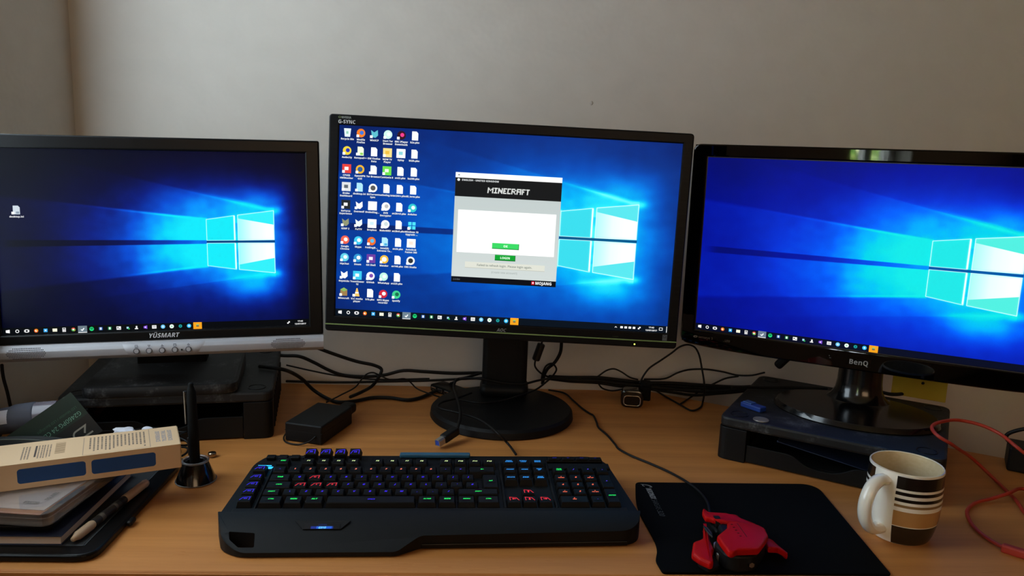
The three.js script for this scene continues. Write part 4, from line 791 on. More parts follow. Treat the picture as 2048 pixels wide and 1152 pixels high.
{
  const ms = thing('gaming_mouse', 'red angular gaming mouse with separate wings on the black mat', 'mouse', [0.325, DESK + 0.0037, -0.862]);
  M.red = phys({ color: 0xb50d0b, roughness: 0.42, specularIntensity: 0.3 });
  const OUT = {
    wing: [[311.1, -921.7], [313.9, -918.8], [314.8, -911.3], [337.7, -909.5], [341.1, -906.1], [351.5, -907], [352.8, -900.2], [369.7, -894], [376.2, -884.7], [373.4, -879.7], [365.7, -877.1], [346.2, -881.2], [331.8, -883.6], [316.7, -889.4], [311.9, -894.4], [306.4, -895.6], [306.8, -910.7]],
    palm: [[301.7, -836.6], [321.5, -858], [326, -871.8], [340.9, -872.4], [362.5, -866.2], [368.1, -857.2], [365.1, -838], [355.2, -824.3], [341.3, -806.1], [315.6, -804], [308.6, -797.9], [303.6, -800.2], [302.2, -818.2]],
    tail: [[377.1, -867.7], [382.3, -865.6], [385.1, -854.8], [390.3, -834.6], [381.3, -845.3], [372.6, -840.6], [366.8, -841.6], [369, -853.6]],
    thumb: [[278.6, -850.2], [287.3, -854.7], [294.1, -860.9], [302.4, -888.5], [304, -887.3], [304.4, -871.9], [300.7, -856], [299.5, -840], [298.5, -833.3], [294.1, -825.5], [288.9, -803.2], [284.2, -801.1], [275.2, -810.7], [269, -823.4]],
  };
  const L = (list) => flat(list.map(([x, z]) => [(x - 325) * 0.001, (z + 862) * 0.001]));
  function shell(list, y0, h, bevel, bend) {
    const g = slab(softOutline(L(list), 0.003), h, bevel, { segments: 3, curve: 4 }).translate(0, y0, 0);
    if (bend) { const p = g.attributes.position; for (let i = 0; i < p.count; i++) p.setY(i, p.getY(i) + bend(p.getX(i), p.getZ(i))); g.computeVertexNormals(); }
    return toCreasedNormals(g, 0.6);
  }
  const palm = part('palm_shell', shell(OUT.palm, 0.022, 0.009, 0.003), M.red, ms, 'red palm shell');
  part('wing', shell(OUT.wing, 0.0175, 0.007, 0.002, (x) => -Math.max(0, x - 0.02) * 0.25), M.red, ms, 'red right-hand wing');
  part('tail_fin', shell(OUT.tail, 0.006, 0.008, 0.002, (x) => -Math.max(0, x - 0.048) * 0.3), M.red, ms, 'red tail fin');
  part('thumb_panel', shell(OUT.thumb, 0.006, 0.010, 0.003, (x, z) => 0.006 * clamp01((-z) / 0.03)), M.red, ms, 'red thumb panel');
  part('thumb_window', slab(softOutline(L([[299, -880], [303, -874], [304, -862], [302, -851], [299.6, -858], [298.5, -869]]), 0.001), 0.0024, 0.0006).translate(0, 0.0195, 0), std({ color: 0x3a352c, roughness: 0.4 }), ms);
  const chassis = part('chassis', merged([slab(softOutline(L([[300, -838], [318, -868], [318, -884], [330, -892], [350, -885], [366, -872], [368, -848], [352, -824], [338, -808], [316, -806], [305, -812]]), 0.006), 0.021, 0.003), slab(softOutline(L([[286, -850], [301, -868], [303, -840], [300, -812], [285, -806], [276, -820]]), 0.004), 0.0056, 0.001), rbox(0.030, 0.014, 0.05, 0.004, 0.004, 0.0085, -0.04)]), M.rubber, ms, 'black frame under the shells');
  part('scroll_wheel', new THREE.CylinderGeometry(0.011, 0.011, 0.007, 28).rotateZ(Math.PI / 2).translate(-0.004, 0.0145, -0.034), M.rubber, ms);
  for (const [x, y, z, r] of [[-0.0190, 0.0125, 0.0205, 0.0052], [-0.0195, 0.0065, 0.0325, 0.0052]]) part('thumb_roller', merged([cyl(r, r, 0.010, 20, x, y, z), new THREE.TorusGeometry(r * 0.7, 0.0008, 6, 20).rotateX(Math.PI / 2).translate(x, y + 0.0052, z)]), M.steel, ms);
  part('adjusting_screw', merged([cylZ(0.0033, 0.0033, 0.008, 6, 0.0085, 0.012, 0.0555)]), M.chrome, ms, 'bright hexagonal adjusting screw');
  for (let k = 0; k < 5; k++) part('status_slot', rbox(0.0026, 0.0006, 0.0010, 0.0002, 0.004 + k * 0.0002, 0.0311, -0.002 + k * 0.0072), M.void, palm);
  part('seam', box(0.0006, 0.0005, 0.034, 0.0118, 0.0310, 0.012), M.void, palm);
}

// ---------------------------------------------------------------- mug
{
  const R = [[0, 0.0], [0.033, 0.0], [0.0365, 0.003], [0.0405, 0.014], [0.0438, 0.032], [0.0450, 0.052], [0.0447, 0.072], [0.0440, 0.096]], inner = [[0.0440, 0.096], [0.0428, 0.0974], [0.0414, 0.096], [0.0418, 0.07], [0.041, 0.03], [0.034, 0.006], [0, 0.005]];
  const m = thing('coffee_mug', 'cream mug with black and tan stripes standing beside the mouse mat', 'mug', [0.570, DESK + 0.0004, -0.913], Math.atan2(-0.89, 0.456));
  const curve = new THREE.SplineCurve(R.slice(1).map(([x, y]) => new THREE.Vector2(x, y))), out = [new THREE.Vector2(0, 0), ...curve.getPoints(40)];
  const g = new THREE.LatheGeometry(out, 72), uv = g.attributes.uv, p = g.attributes.position;
  for (let i = 0; i < uv.count; i++) uv.setY(i, p.getY(i) / 0.096);
  const stripes = canvas(1024, 512, (c, w, h) => {
    c.fillStyle = '#f3ecdf'; c.fillRect(0, 0, w, h);
    const bands = [[0.025, 0.193, '#15110f'], [0.228, 0.273, '#15110f'], [0.317, 0.36, '#15110f'], [0.40, 0.435, '#8f7048'], [0.49, 0.70, '#b98a54'], [0.712, 0.985, '#15110f']];
    const gap = 20 / 360 * w;                                             // bare strip either side of the handle (u = 0) and opposite it
    for (const [a, b, col] of bands) { c.fillStyle = col; c.fillRect(gap, a * h, w - 2 * gap, (b - a) * h); }
    c.fillStyle = '#f3ecdf'; c.fillRect(w / 2 - 12, 0, 24, h);
  });
  const glaze = { roughness: 0.22, clearcoat: 0.5, clearcoatRoughness: 0.08 };
  part('outside', g, phys({ map: texture(stripes), ...glaze }), m);
  const stainMap = dataTexture(512, 256, (u, v) => {
    const ring = Math.exp(-(((v - 0.30) / 0.012) ** 2)) * (0.6 + tiling(u, v, 40, 10, 2.2) * 1.5), run = Math.max(0, tiling(u, v, 9, 4, 6.1)) * 26 + 14 * tiling(u, v, 50, 50, 1.9);
    const s = (v > 0.3 ? 22 + run : run * 0.3) + ring * 60;
    return [231 - s * 0.75, 216 - s, 186 - s * 1.35];
  }, true);
  part('inside', new THREE.LatheGeometry(inner.map(([x, y]) => new THREE.Vector2(x, y)), 72), phys({ map: stainMap, ...glaze }), m, 'coffee-stained inside');
  const h = tube([[0, 0.083, 0.0415], [0, 0.0845, 0.054], [0, 0.078, 0.068], [0, 0.062, 0.0765], [0, 0.044, 0.0765], [0, 0.029, 0.069], [0, 0.0195, 0.056], [0, 0.018, 0.0385]], 0.0072, false, 60), hp = h.attributes.position;
  for (let i = 0; i < hp.count; i++) hp.setX(i, hp.getX(i) * 1.25);
  h.computeVertexNormals();
  part('handle', h, phys({ color: 0xf1e9da, ...glaze }), m);
}
// ---------------------------------------------------------------- left-hand pile
{
  const t = thing('drawing_tablet', 'black drawing tablet at the bottom of the pile beside the pen stand', 'drawing tablet', [0, DESK + 0.0004, 0]);
  part('body', slab(softOutline(flat([[-0.730, -0.8215, 0.02], [-0.4115, -0.8215, 0.024], [-0.4105, -1.090, 0.02], [-0.730, -1.090, 0.02]]), 0.02), 0.009, 0.003, { segments: 3 }), M.blackSmooth, t);
  part('work_area', slab(softOutline(flat([[-0.715, -0.8420], [-0.4330, -0.8420], [-0.4330, -1.075], [-0.715, -1.075]]), 0.002), 0.0006).translate(0, 0.0089, 0), std({ color: 0x191b1c, roughness: 0.7 }), t);
  part('frame_line', merged([box(0.285, 0.0004, 0.0016, -0.5735, 0.0094, -0.8435), box(0.0014, 0.0004, 0.23, -0.4318, 0.0094, -0.958)]), std({ color: 0x3c4042, roughness: 0.5 }), t);
  part('pen_loop', rbox(0.007, 0.007, 0.016, 0.003, -0.4085, 0.0045, -0.912), M.rubber, t);
}
{
  const n = thing('notebook', 'dark blue softcover notebook with cream pages on the drawing tablet', 'notebook', [-0.575, DESK + 0.0102, -0.937], deg(0.5));
  part('pages', box(0.232, 0.0092, 0.187, 0, 0.0054, 0.0), std({ color: 0xcdbfb0, roughness: 0.9 }), n);
  part('cover', merged([rbox(0.236, 0.0008, 0.191, 0.0003, 0, 0.0004, 0), rbox(0.236, 0.0010, 0.191, 0.0004, 0, 0.0105, 0)]), std({ color: 0x0b1530, roughness: 0.6 }), n);
}
{
  const d = thing('black_case', 'flat black case lying between the blue notebook and the clear box', 'case', [-0.5805, DESK + 0.0216, -0.940], deg(-1));
  part('shell', rbox(0.222, 0.0155, 0.175, 0.005, 0, 0.0078, 0), M.matteBlack, d);
  part('zip', tube([[-0.110, 0.008, 0.0868], [0.104, 0.008, 0.0868], [0.1104, 0.008, 0.08], [0.1104, 0.008, -0.08]], 0.001), M.rubber, d);
}
{
  const d = thing('clear_case', 'frosted clear plastic box with a paper label under its lid', 'plastic box', [-0.566, DESK + 0.0376, -0.918], deg(-6));
  const frost = phys({ color: 0xf0ece8, roughness: 0.06, transmission: 0.95, thickness: 0, ior: 1.45 });
  part('tray', merged([slab(rectOutline(-0.11, -0.075, 0.11, 0.075, 0.012), 0.0015), slab((() => { const s = rectOutline(-0.11, -0.075, 0.11, 0.075, 0.012); s.holes.push(rectOutline(-0.1085, -0.0735, 0.1085, 0.0735, 0.011)); return s; })(), 0.0075).translate(0, 0.0015, 0)]), frost, d);
  part('lid', merged([slab(rectOutline(-0.1105, -0.0755, 0.1105, 0.0755, 0.012), 0.0014, 0.0004).translate(0, 0.0140, 0), slab((() => { const s = rectOutline(-0.1105, -0.0755, 0.1105, 0.0755, 0.012); s.holes.push(rectOutline(-0.109, -0.074, 0.109, 0.074, 0.011)); return s; })(), 0.0048).translate(0, 0.0092, 0)]), frost, d);
  part('insert_card', box(0.20, 0.0008, 0.135, -0.004, 0.0100, 0.0), std({ color: 0xa8662c, roughness: 0.8 }), d, 'tan insert card');
  const lab = part('paper_label', box(0.085, 0.0006, 0.095, 0.052, 0.0108, 0.010), std({ color: 0xcac3c6, roughness: 0.85 }), d);
  addPrint('label_print', 0.075, 0.085, 300, (g, w, h) => { g.fillStyle = '#4a3a34'; g.fillRect(w * 0.62, h * 0.86, 70, 20); g.font = 'bold 22px sans-serif'; g.fillStyle = '#d8d0d0'; g.fillText('DYMO', w * 0.64, h * 0.92); g.fillStyle = '#4a3a34'; g.font = 'bold 28px sans-serif'; g.save(); g.translate(w * 0.86, h * 0.80); g.rotate(-1.57); g.fillText('TO.NEL', 0, 22, 90); g.restore(); g.fillStyle = '#b89a78'; g.fillRect(w * 0.66, h * 0.22, 70, 62); g.fillStyle = '#8a8088'; g.fillRect(20, h * 0.55, 4, 90); g.fillRect(32, h * 0.6, 3, 70); }, lab, [0.052, 0.0112, 0.010], [-Math.PI / 2, 0, 0]);
}
{
  // long printed carton laid across the pile
  const W = 0.365, H = 0.0318, D = 0.072, a = deg(24.0), m = thing('long_carton', 'long cream carton with two dark blue panels laid across the pile', 'box', [-0.366, DESK + 0.0534, -0.967], a);
    const frontC = canvas(1600, 140, (g, w, h) => { g.fillStyle = '#cdac84'; g.fillRect(0, 0, w, h); g.fillStyle = '#0f4076'; for (const [x0, x1] of [[0.508, 0.705], [0.722, 0.92]]) { g.beginPath(); g.roundRect(x0 * w, h * 0.21, (x1 - x0) * w, h * 0.58, 16); g.fill(); } });
  const topC = canvas(1600, 316, (g, w, h) => {
    g.fillStyle = '#cdac84'; g.fillRect(0, 0, w, h);
    g.fillStyle = '#6b5a4c'; g.strokeStyle = '#8a7868'; g.lineWidth = 3;
    g.beginPath(); g.moveTo(0.697 * w, 30); g.lineTo(0.697 * w, h - 14); g.lineTo(0.905 * w, h - 14); g.lineTo(0.905 * w, 10); g.stroke();
    for (let k = 0; k < 15; k++) { const x = (0.715 + k * 0.0122) * w; for (let y = 40; y < h - 40;) { const l = 8 + rnd() * 22; if (y + l < h - 40 - rnd() * 50) g.fillRect(x, y, 8, l); y += l + 5; } }
    for (const [x, n, s] of [[0.515, 3, 7], [0.562, 2, 6], [0.578, 3, 6]]) for (let k = 0; k < n; k++) for (let y = 70; y < h - 60;) { const l = 6 + rnd() * 16; g.fillRect((x + k * 0.009) * w, y, s, l); y += l + 4; }
    g.fillStyle = '#3d2f26'; g.fillRect(0.552 * w, 70, 9, 170); g.fillStyle = '#8a6c48';
    for (let k = 0, y = 60; y < h - 90; k++) { const l = 3 + rnd() * 9; g.fillRect(0.612 * w, y, 48, l); y += l + 3 + rnd() * 5; }
    g.save(); g.translate(0.925 * w, 60); g.rotate(1.5708); g.fillStyle = '#6e7686'; g.font = 'bold 30px sans-serif'; g.fillText('DIFFERENCE', 0, 0, 180); g.fillText('THE DIGITAL', 0, -32, 180); g.fillText('DIFFERENCE', 0, -64, 180); g.restore();
  });
  const plain = std({ color: 0xcdac84, roughness: 0.7 }), mats = [plain, plain, std({ map: texture(topC), roughness: 0.7 }), plain, std({ map: texture(frontC), roughness: 0.7 }), plain];
  const body = part('carton_body', box(W - 0.0006, H, D, -W / 2 - 0.0003, H / 2, -D / 2), mats, m);
  part('end_flap', box(0.0006, H - 0.001, D - 0.0015, 0.0001, H / 2 - 0.0002, -D / 2), plain, m);
}
{
  // ballpoint lying against the notebook
  const a = new THREE.Vector3(-0.4455, DESK + 0.0155, -0.846), b = new THREE.Vector3(-0.4265, DESK + 0.0155, -1.003), dir = b.clone().sub(a), L = dir.length();
  const m = thing('ballpoint_pen', 'tan-ended pen with dark middle lying beside the blue notebook', 'pen', a.toArray(), 0);
  m.quaternion.setFromUnitVectors(new THREE.Vector3(0, 1, 0), dir.normalize());
  const tan = std({ color: 0xc4a888, roughness: 0.5 });
  part('tip_cap', new THREE.LatheGeometry([[0, 0], [0.0028, 0], [0.0035, 0.004], [0.0056, 0.010], [0.0056, 0.034], [0.0048, 0.038]].map(([x, y]) => new THREE.Vector2(x, y)), 20), tan, m);
  const barrel = part('barrel', cyl(0.0052, 0.0052, L * 0.42, 20, 0, 0.038 + L * 0.21, 0), std({ color: 0x24211e, roughness: 0.4 }), m);
  for (const k of [0.24, 0.66, 0.86]) part('band', cyl(0.00535, 0.00535, 0.004 + (k * 37 % 3) * 0.001, 20, 0, 0.038 + L * 0.42 * k, 0), std({ color: k === 0.86 ? 0x0a0a0a : 0x5a554c, roughness: 0.5 }), barrel);
  part('end_cap', new THREE.LatheGeometry([[0.0048, 0], [0.0056, 0.001], [0.0056, L * 0.31], [0.0046, L * 0.335], [0, L * 0.34]].map(([x, y]) => new THREE.Vector2(x, y)), 20).translate(0, 0.038 + L * 0.42, 0), tan, m);
}
{
  // stand with the tablet pen upright in it
  const s = thing('pen_stand', 'black conical pen holder with a clear rim, holding the tablet pen', 'pen holder', [-0.3765, DESK + 0.0004, -1.046]);
  part('cone', new THREE.LatheGeometry([[0, 0], [0.0262, 0], [0.0268, 0.0015], [0.0165, 0.0285], [0.0100, 0.0285], [0.0098, 0.006], [0, 0.006]].map(([x, y]) => new THREE.Vector2(x, y)), 48), M.gloss, s);
  part('clear_rim', new THREE.TorusGeometry(0.0168, 0.0017, 10, 40).rotateX(Math.PI / 2).translate(0, 0.0295, 0), phys({ color: 0xc9ccd0, roughness: 0.08, transmission: 0.8, thickness: 0.002 }), s);
  part('base_ring', new THREE.TorusGeometry(0.0272, 0.0008, 8, 44).rotateX(Math.PI / 2).translate(0, 0.001, 0), phys({ color: 0xc9ccd0, roughness: 0.1, transmission: 0.8, thickness: 0.001 }), s);
  const p = thing('tablet_pen', 'black tablet pen with a metal clip standing upright in the holder', 'pen', [-0.3765, DESK + 0.0066, -1.046]);
  p.rotation.z = deg(1.2);
  part('barrel', new THREE.LatheGeometry([[0, 0], [0.002, 0.0], [0.0064, 0.010], [0.0070, 0.030], [0.0072, 0.065], [0.0066, 0.10], [0.0062, 0.122], [0.0042, 0.129], [0.0036, 0.131], [0.0036, 0.1345], [0.0022, 0.1362], [0, 0.1364]].map(([x, y]) => new THREE.Vector2(x, y)), 28), M.matteBlack, p);
  part('clip', rbox(0.0018, 0.047, 0.003, 0.0006, -0.0086, 0.101, 0.0024), M.steel, p, 'thin metal clip');
  part('clip_bridge', rbox(0.004, 0.003, 0.003, 0.0006, -0.0072, 0.1235, 0.0022), M.rubber, p);
  part('side_switch', rbox(0.0024, 0.026, 0.004, 0.0008, -0.0062, 0.045, 0.003), std({ color: 0x2a2b2c, roughness: 0.4 }), p);
}
{
  const n = thing('metal_nub', 'small round metal nub on the desk behind the pen holder', 'metal nub', [-0.3815, DESK + 0.0003, -1.1300]);
  part('nub_body', new THREE.LatheGeometry([[0, 0], [0.0050, 0], [0.0060, 0.0022], [0.0062, 0.0050], [0.0054, 0.0072], [0.0030, 0.0078], [0, 0.0078]].map(([x, y]) => new THREE.Vector2(x, y)), 28), std({ color: 0xa08c74, roughness: 0.2, metalness: 1 }), n);
}
{
  // grey padded cylinder at the far left, lying on its side
  const a = new THREE.Vector3(-0.716, DESK + 0.0560, -1.088), b = new THREE.Vector3(-0.588, DESK + 0.0740, -1.108), dir = b.clone().sub(a), L = dir.length();
  const m = thing('padded_cylinder', 'grey padded cylinder with a clear collar lying behind the carton', 'gadget', a.toArray());
  m.quaternion.setFromUnitVectors(new THREE.Vector3(0, 1, 0), dir.normalize());
  const pad = std({ color: 0x565a66, roughness: 0.85, bumpMap: grain, bumpScale: 0.0004 });
  part('body', cyl(0.0235, 0.0235, L * 0.34, 32, 0, L * 0.17, 0), std({ color: 0x3c4650, roughness: 0.7 }), m);
  part('grip', new THREE.LatheGeometry([[0.016, 0], [0.0185, 0.001], [0.0195, L * 0.16], [0.0215, L * 0.20], [0.0215, L * 0.40], [0.019, L * 0.42]].map(([x, y]) => new THREE.Vector2(x, y)), 32).translate(0, L * 0.34, 0), pad, m);
  part('silver_label', new THREE.CylinderGeometry(0.0198, 0.0193, 0.022, 20, 1, true, -1.0, 1.1).translate(0, L * 0.345 + 0.012, 0), std({ color: 0xd6d8e0, roughness: 0.35, metalness: 0.2, side: THREE.DoubleSide }), m);
  part('clear_collar', cyl(0.0185, 0.0205, L * 0.22, 28, 0, L * 0.87, 0), phys({ color: 0xb8b2c0, roughness: 0.06, transmission: 0.6, thickness: 0.004 }), m);
  part('clear_badge', new THREE.CylinderGeometry(0.0243, 0.0243, 0.02, 20, 1, true, 0.15, 0.9).translate(0, L * 0.26, 0), phys({ color: 0x9fb0d0, roughness: 0.1, transmission: 0.4, thickness: 0, side: THREE.DoubleSide }), m);
}
{
  // soft dark pouch between torch and carton
  const g = new THREE.SphereGeometry(1, 40, 20), p = g.attributes.position;
  for (let i = 0; i < p.count; i++) { const x = p.getX(i), y = p.getY(i), z = p.getZ(i), k = 1 + 0.06 * noiseGen.noise(x * 2, y * 2, z * 3 + 4); p.setXYZ(i, x * 0.118 * k, Math.max(-0.62, y) * 0.0345 * k, z * 0.016 * k); }
  g.computeVertexNormals();
  const m = thing('soft_pouch', 'limp dark grey pouch wedged behind the carton', 'pouch', [-0.592, DESK + 0.0322, -1.0310], deg(0));
  part('pouch_body', g, std({ color: 0x1b1d1b, roughness: 0.8 }), m);
  part('hem', tube([[-0.112, 0.006, 0.008], [-0.06, 0.0285, 0.010], [0, 0.0335, 0.010], [0.06, 0.0275, 0.010], [0.112, 0.008, 0.006]], 0.0009), std({ color: 0x4c5148, roughness: 0.7 }), m);
}
{
  // printed card from the screen's packaging, leaning on the shelf
  const m = thing('printed_card', 'dark green and black printed card leaning on the riser', 'card', [-0.5740, DESK + 0.0590, -1.0630]);
  m.rotation.set(deg(-14), deg(12), 0);
  const c = canvas(900, 640, (g, w, h) => {
    g.fillStyle = '#07251a'; g.fillRect(0, 0, w, h); g.fillStyle = '#08090a'; g.fillRect(0, 0, w, h * 0.46);
    g.fillStyle = '#6fa08a'; g.font = '74px sans-serif'; g.textAlign = 'left'; g.fillText('G2460PG 24 CLASS', 60, h * 0.60, 700);
    g.fillStyle = '#2f5a48'; g.font = '44px sans-serif'; g.fillText('LED Monitor / LED Backlight', 60, h * 0.72, 600);
    g.strokeStyle = '#8f8c80'; g.lineWidth = 22; g.beginPath(); g.moveTo(90, 70); g.lineTo(250, 70); g.arc(250, 130, 60, -1.57, 1.57); g.lineTo(120, 190); g.lineTo(180, 110); g.stroke();
  });
  const card = part('card_face', box(0.098, 0.070, 0.0012), [std({ color: 0x0c1410 }), std({ color: 0x0c1410 }), std({ color: 0x0c1410 }), std({ color: 0x0c1410 }), std({ map: texture(c), roughness: 0.55 }), std({ color: 0x0c1410 })], m);
  card.rotation.z = deg(219);
}
{
  // heap of thin black lead with white scraps on it
  const pts = [];
  for (let k = 0; k <= 150; k++) { const a = k * 0.245, r = 0.040 + 0.014 * Math.sin(k * 0.37) + 0.005 * Math.sin(k * 0.11); pts.push([-0.470 + Math.cos(a) * r * 1.2, DESK + 0.0035 + k / 150 * 0.042 + 0.003 * Math.sin(k * 0.9), -1.1060 + Math.sin(a) * r * 0.62 - 0.12 * (Math.cos(a) * r)]); }
  single('coiled_lead', 'thin black lead coiled loosely in front of the riser drawer', 'cable', capped(pts, 0.0016), M.rubber);
  const scrap = std({ color: 0xdcdce4, roughness: 0.5 });
  for (const [x, y, z, w, label] of [[-0.490, 0.0505, -1.088, 0.013, 'crumpled white plastic scrap lying on the coiled lead'], [-0.462, 0.0525, -1.100, 0.0065, 'tiny torn white scrap at the top of the coiled lead']]) {
    const g = new THREE.IcosahedronGeometry(w, 2), p = g.attributes.position;
    for (let i = 0; i < p.count; i++) { const k = 0.75 + 0.6 * Math.abs(noiseGen.noise(p.getX(i) * 90, p.getY(i) * 90, p.getZ(i) * 90)); p.setXYZ(i, p.getX(i) * k * 1.35, p.getY(i) * k * 0.55, p.getZ(i) * k * 0.8); }
    g.computeVertexNormals();
    const s = single('plastic_scrap', label, 'scrap', g, std({ color: 0xdcdce4, roughness: 0.5, flatShading: true }));
    s.position.set(x, DESK + y + w * 0.3, z);
  }
}

// ---------------------------------------------------------------- small things on desk and shelves
{
  const fx = new THREE.Vector2(-0.226 + 0.290, -1.184 + 1.209), m = thing('power_brick', 'black power adapter lying between the riser and the round foot', 'power adapter', [-0.2420, DESK + 0.0004, -1.2430], Math.atan2(0.110, 0.030) - Math.PI / 2 + deg(0));
  m.rotation.y = deg(-17.5);
  part('case', rbox(0.066, 0.0315, 0.108, 0.003, 0, 0.01575, 0), M.black, m);
  part('inlet_socket', rbox(0.026, 0.020, 0.014, 0.003, 0.008, 0.016, -0.060), M.matteBlack, m);
  part('mains_plug', rbox(0.024, 0.018, 0.030, 0.005, 0.010, 0.016, -0.080), M.rubber, m);
  part('seam', merged([box(0.0664, 0.0004, 0.1084, 0, 0.0185, 0)]), M.void, m);
  part('output_lead', tube([[-0.034, 0.020, -0.040], [-0.038, 0.016, -0.02], [-0.0395, 0.010, 0.02], [-0.037, 0.004, 0.050], [-0.024, 0.0022, 0.0645], [0.0, 0.0022, 0.066], [0.016, 0.008, 0.061], [0.022, 0.014, 0.0545]], 0.0013), M.rubber, m);
}
{
  const m = thing('usb_hub', 'small black hub with a row of silver sockets beside the round foot', 'hub', [-0.030, DESK + 0.0004, -1.4640], deg(-46));
  part('case', rbox(0.082, 0.014, 0.036, 0.003, 0, 0.0072, 0), M.blackSmooth, m);
  for (let k = 0; k < 4; k++) { const s = part('socket', rbox(0.0135, 0.0062, 0.0016, 0.0006, -0.030 + k * 0.0185, 0.0075, 0.0180), M.chrome, m); part('tongue', box(0.0105, 0.0026, 0.0006, -0.030 + k * 0.0185, 0.0066, 0.0190), M.void, s); }
}
{
  const m = thing('webcam', 'small black webcam with a bright chrome ring lying face out on the desk', 'webcam', [0.319, DESK + 0.0004, -1.412], deg(-10));
  part('head', extrude(rectOutline(-0.0215, 0.0, 0.0215, 0.0355, 0.013), 0.026, 0.004, { segments: 3 }).translate(0, 0, -0.012), M.gloss, m);
  part('chrome_ring', extrude((() => { const s = rectOutline(-0.0165, 0.0045, 0.0165, 0.0250, 0.008); s.holes.push(rectOutline(-0.0148, 0.0060, 0.0148, 0.0232, 0.007)); return s; })(), 0.0018, 0.0006).translate(0, 0, 0.0135), M.chrome, m);
  part('face', extrude(rectOutline(-0.0146, 0.0062, 0.0146, 0.0230, 0.006), 0.001).translate(0, 0, 0.0135), M.mirrorGloss, m);
  part('clip', merged([rbox(0.020, 0.034, 0.008, 0.003, 0.026, 0.026, -0.012), rbox(0.020, 0.007, 0.030, 0.003, 0.026, 0.0405, -0.020)]), M.matteBlack, m);
}
{
  const c = Math.cos(deg(33)), s = Math.sin(deg(33)), y = DESK + RISER_R.H + 0.0006;
  const u = thing('memory_stick', 'blue plastic memory stick lying on the riser beside the coin', 'memory stick', [0.4735, y, -1.1975], deg(-58));
  part('body', rbox(0.040, 0.0085, 0.0165, 0.002, 0, 0.0043, 0), std({ color: 0x1c3a86, roughness: 0.35 }), u);
  part('cap_ridge', rbox(0.017, 0.0022, 0.013, 0.001, -0.008, 0.0092, 0), std({ color: 0x33558e, roughness: 0.35 }), u);
  part('key_ring_lug', new THREE.TorusGeometry(0.003, 0.001, 8, 16).rotateX(Math.PI / 2).translate(-0.0225, 0.004, 0), M.rubber, u);
  const k = thing('coin', 'small silver coin lying flat on the riser beside the memory stick', 'coin', [0.4665, y - 0.0002, -1.1435]);
  part('disc', new THREE.LatheGeometry([[0, 0], [0.0118, 0], [0.0122, 0.0004], [0.0122, 0.0014], [0.0118, 0.0018], [0.0108, 0.0018], [0.0104, 0.0014], [0, 0.0014]].map(([a, b]) => new THREE.Vector2(a, b)), 40), M.steel, k);
  part('relief', slab(softOutline([[-0.004, -0.006], [0.003, -0.0065], [0.005, 0.001], [0.002, 0.006], [-0.003, 0.005]], 0.002), 0.0004, 0.0001).translate(0, 0.0013, 0), M.steel, k);
  const yb = thing('yellow_box', 'small yellow carton standing on the riser behind the glossy monitor', 'box', [0.8000, y, -1.2580], deg(-33));
  part('carton', rbox(0.086, 0.070, 0.018, 0.001, -0.010, 0.035, -0.022), std({ color: 0xb59a22, roughness: 0.7 }), yb);
  part('flap', box(0.084, 0.0008, 0.0175, -0.010, 0.0704, -0.022), std({ color: 0xc4aa3a, roughness: 0.7 }), yb);
}
{
  const m = thing('power_strip', 'black multi-way power strip on the desk at the loop of red cable', 'power strip', [0.962, DESK + 0.0004, -1.098], deg(-32));
  part('housing', rbox(0.190, 0.040, 0.052, 0.004, 0.0, 0.020, 0), M.black, m);
  for (let k = 0; k < 3; k++) part('outlet', merged([box(0.004, 0.0006, 0.006, -0.06 + k * 0.058, 0.0402, -0.008), box(0.006, 0.0006, 0.003, -0.068 + k * 0.058, 0.0402, 0.006), box(0.006, 0.0006, 0.003, -0.052 + k * 0.058, 0.0402, 0.006)]), M.void, m);
  part('lead', tube([[-0.08, 0.030, 0.0], [-0.10, 0.05, 0.004], [-0.07, 0.072, 0.01], [0.0, 0.078, 0.01], [0.08, 0.060, 0.0]], 0.0032), M.rubber, m);
}
{
  // dark blue folder left in the drawer of the right shelf
  const f = thing('blue_folder', 'dark blue folder sticking up in the drawer under the glossy monitor', 'folder', [RISER_R.x, DESK + 0.0120, RISER_R.z], RISER_R.turn);
  f.rotation.order = 'YXZ';
  f.rotation.z = deg(-7);
  part('sheet', box(0.17, 0.0012, 0.2, 0.012, 0.018, 0.02), std({ color: 0x18243e, roughness: 0.6 }), f);
  part('spine', rbox(0.003, 0.003, 0.2, 0.001, -0.074, 0.018, 0.02), std({ color: 0x18243e, roughness: 0.6 }), f);
}
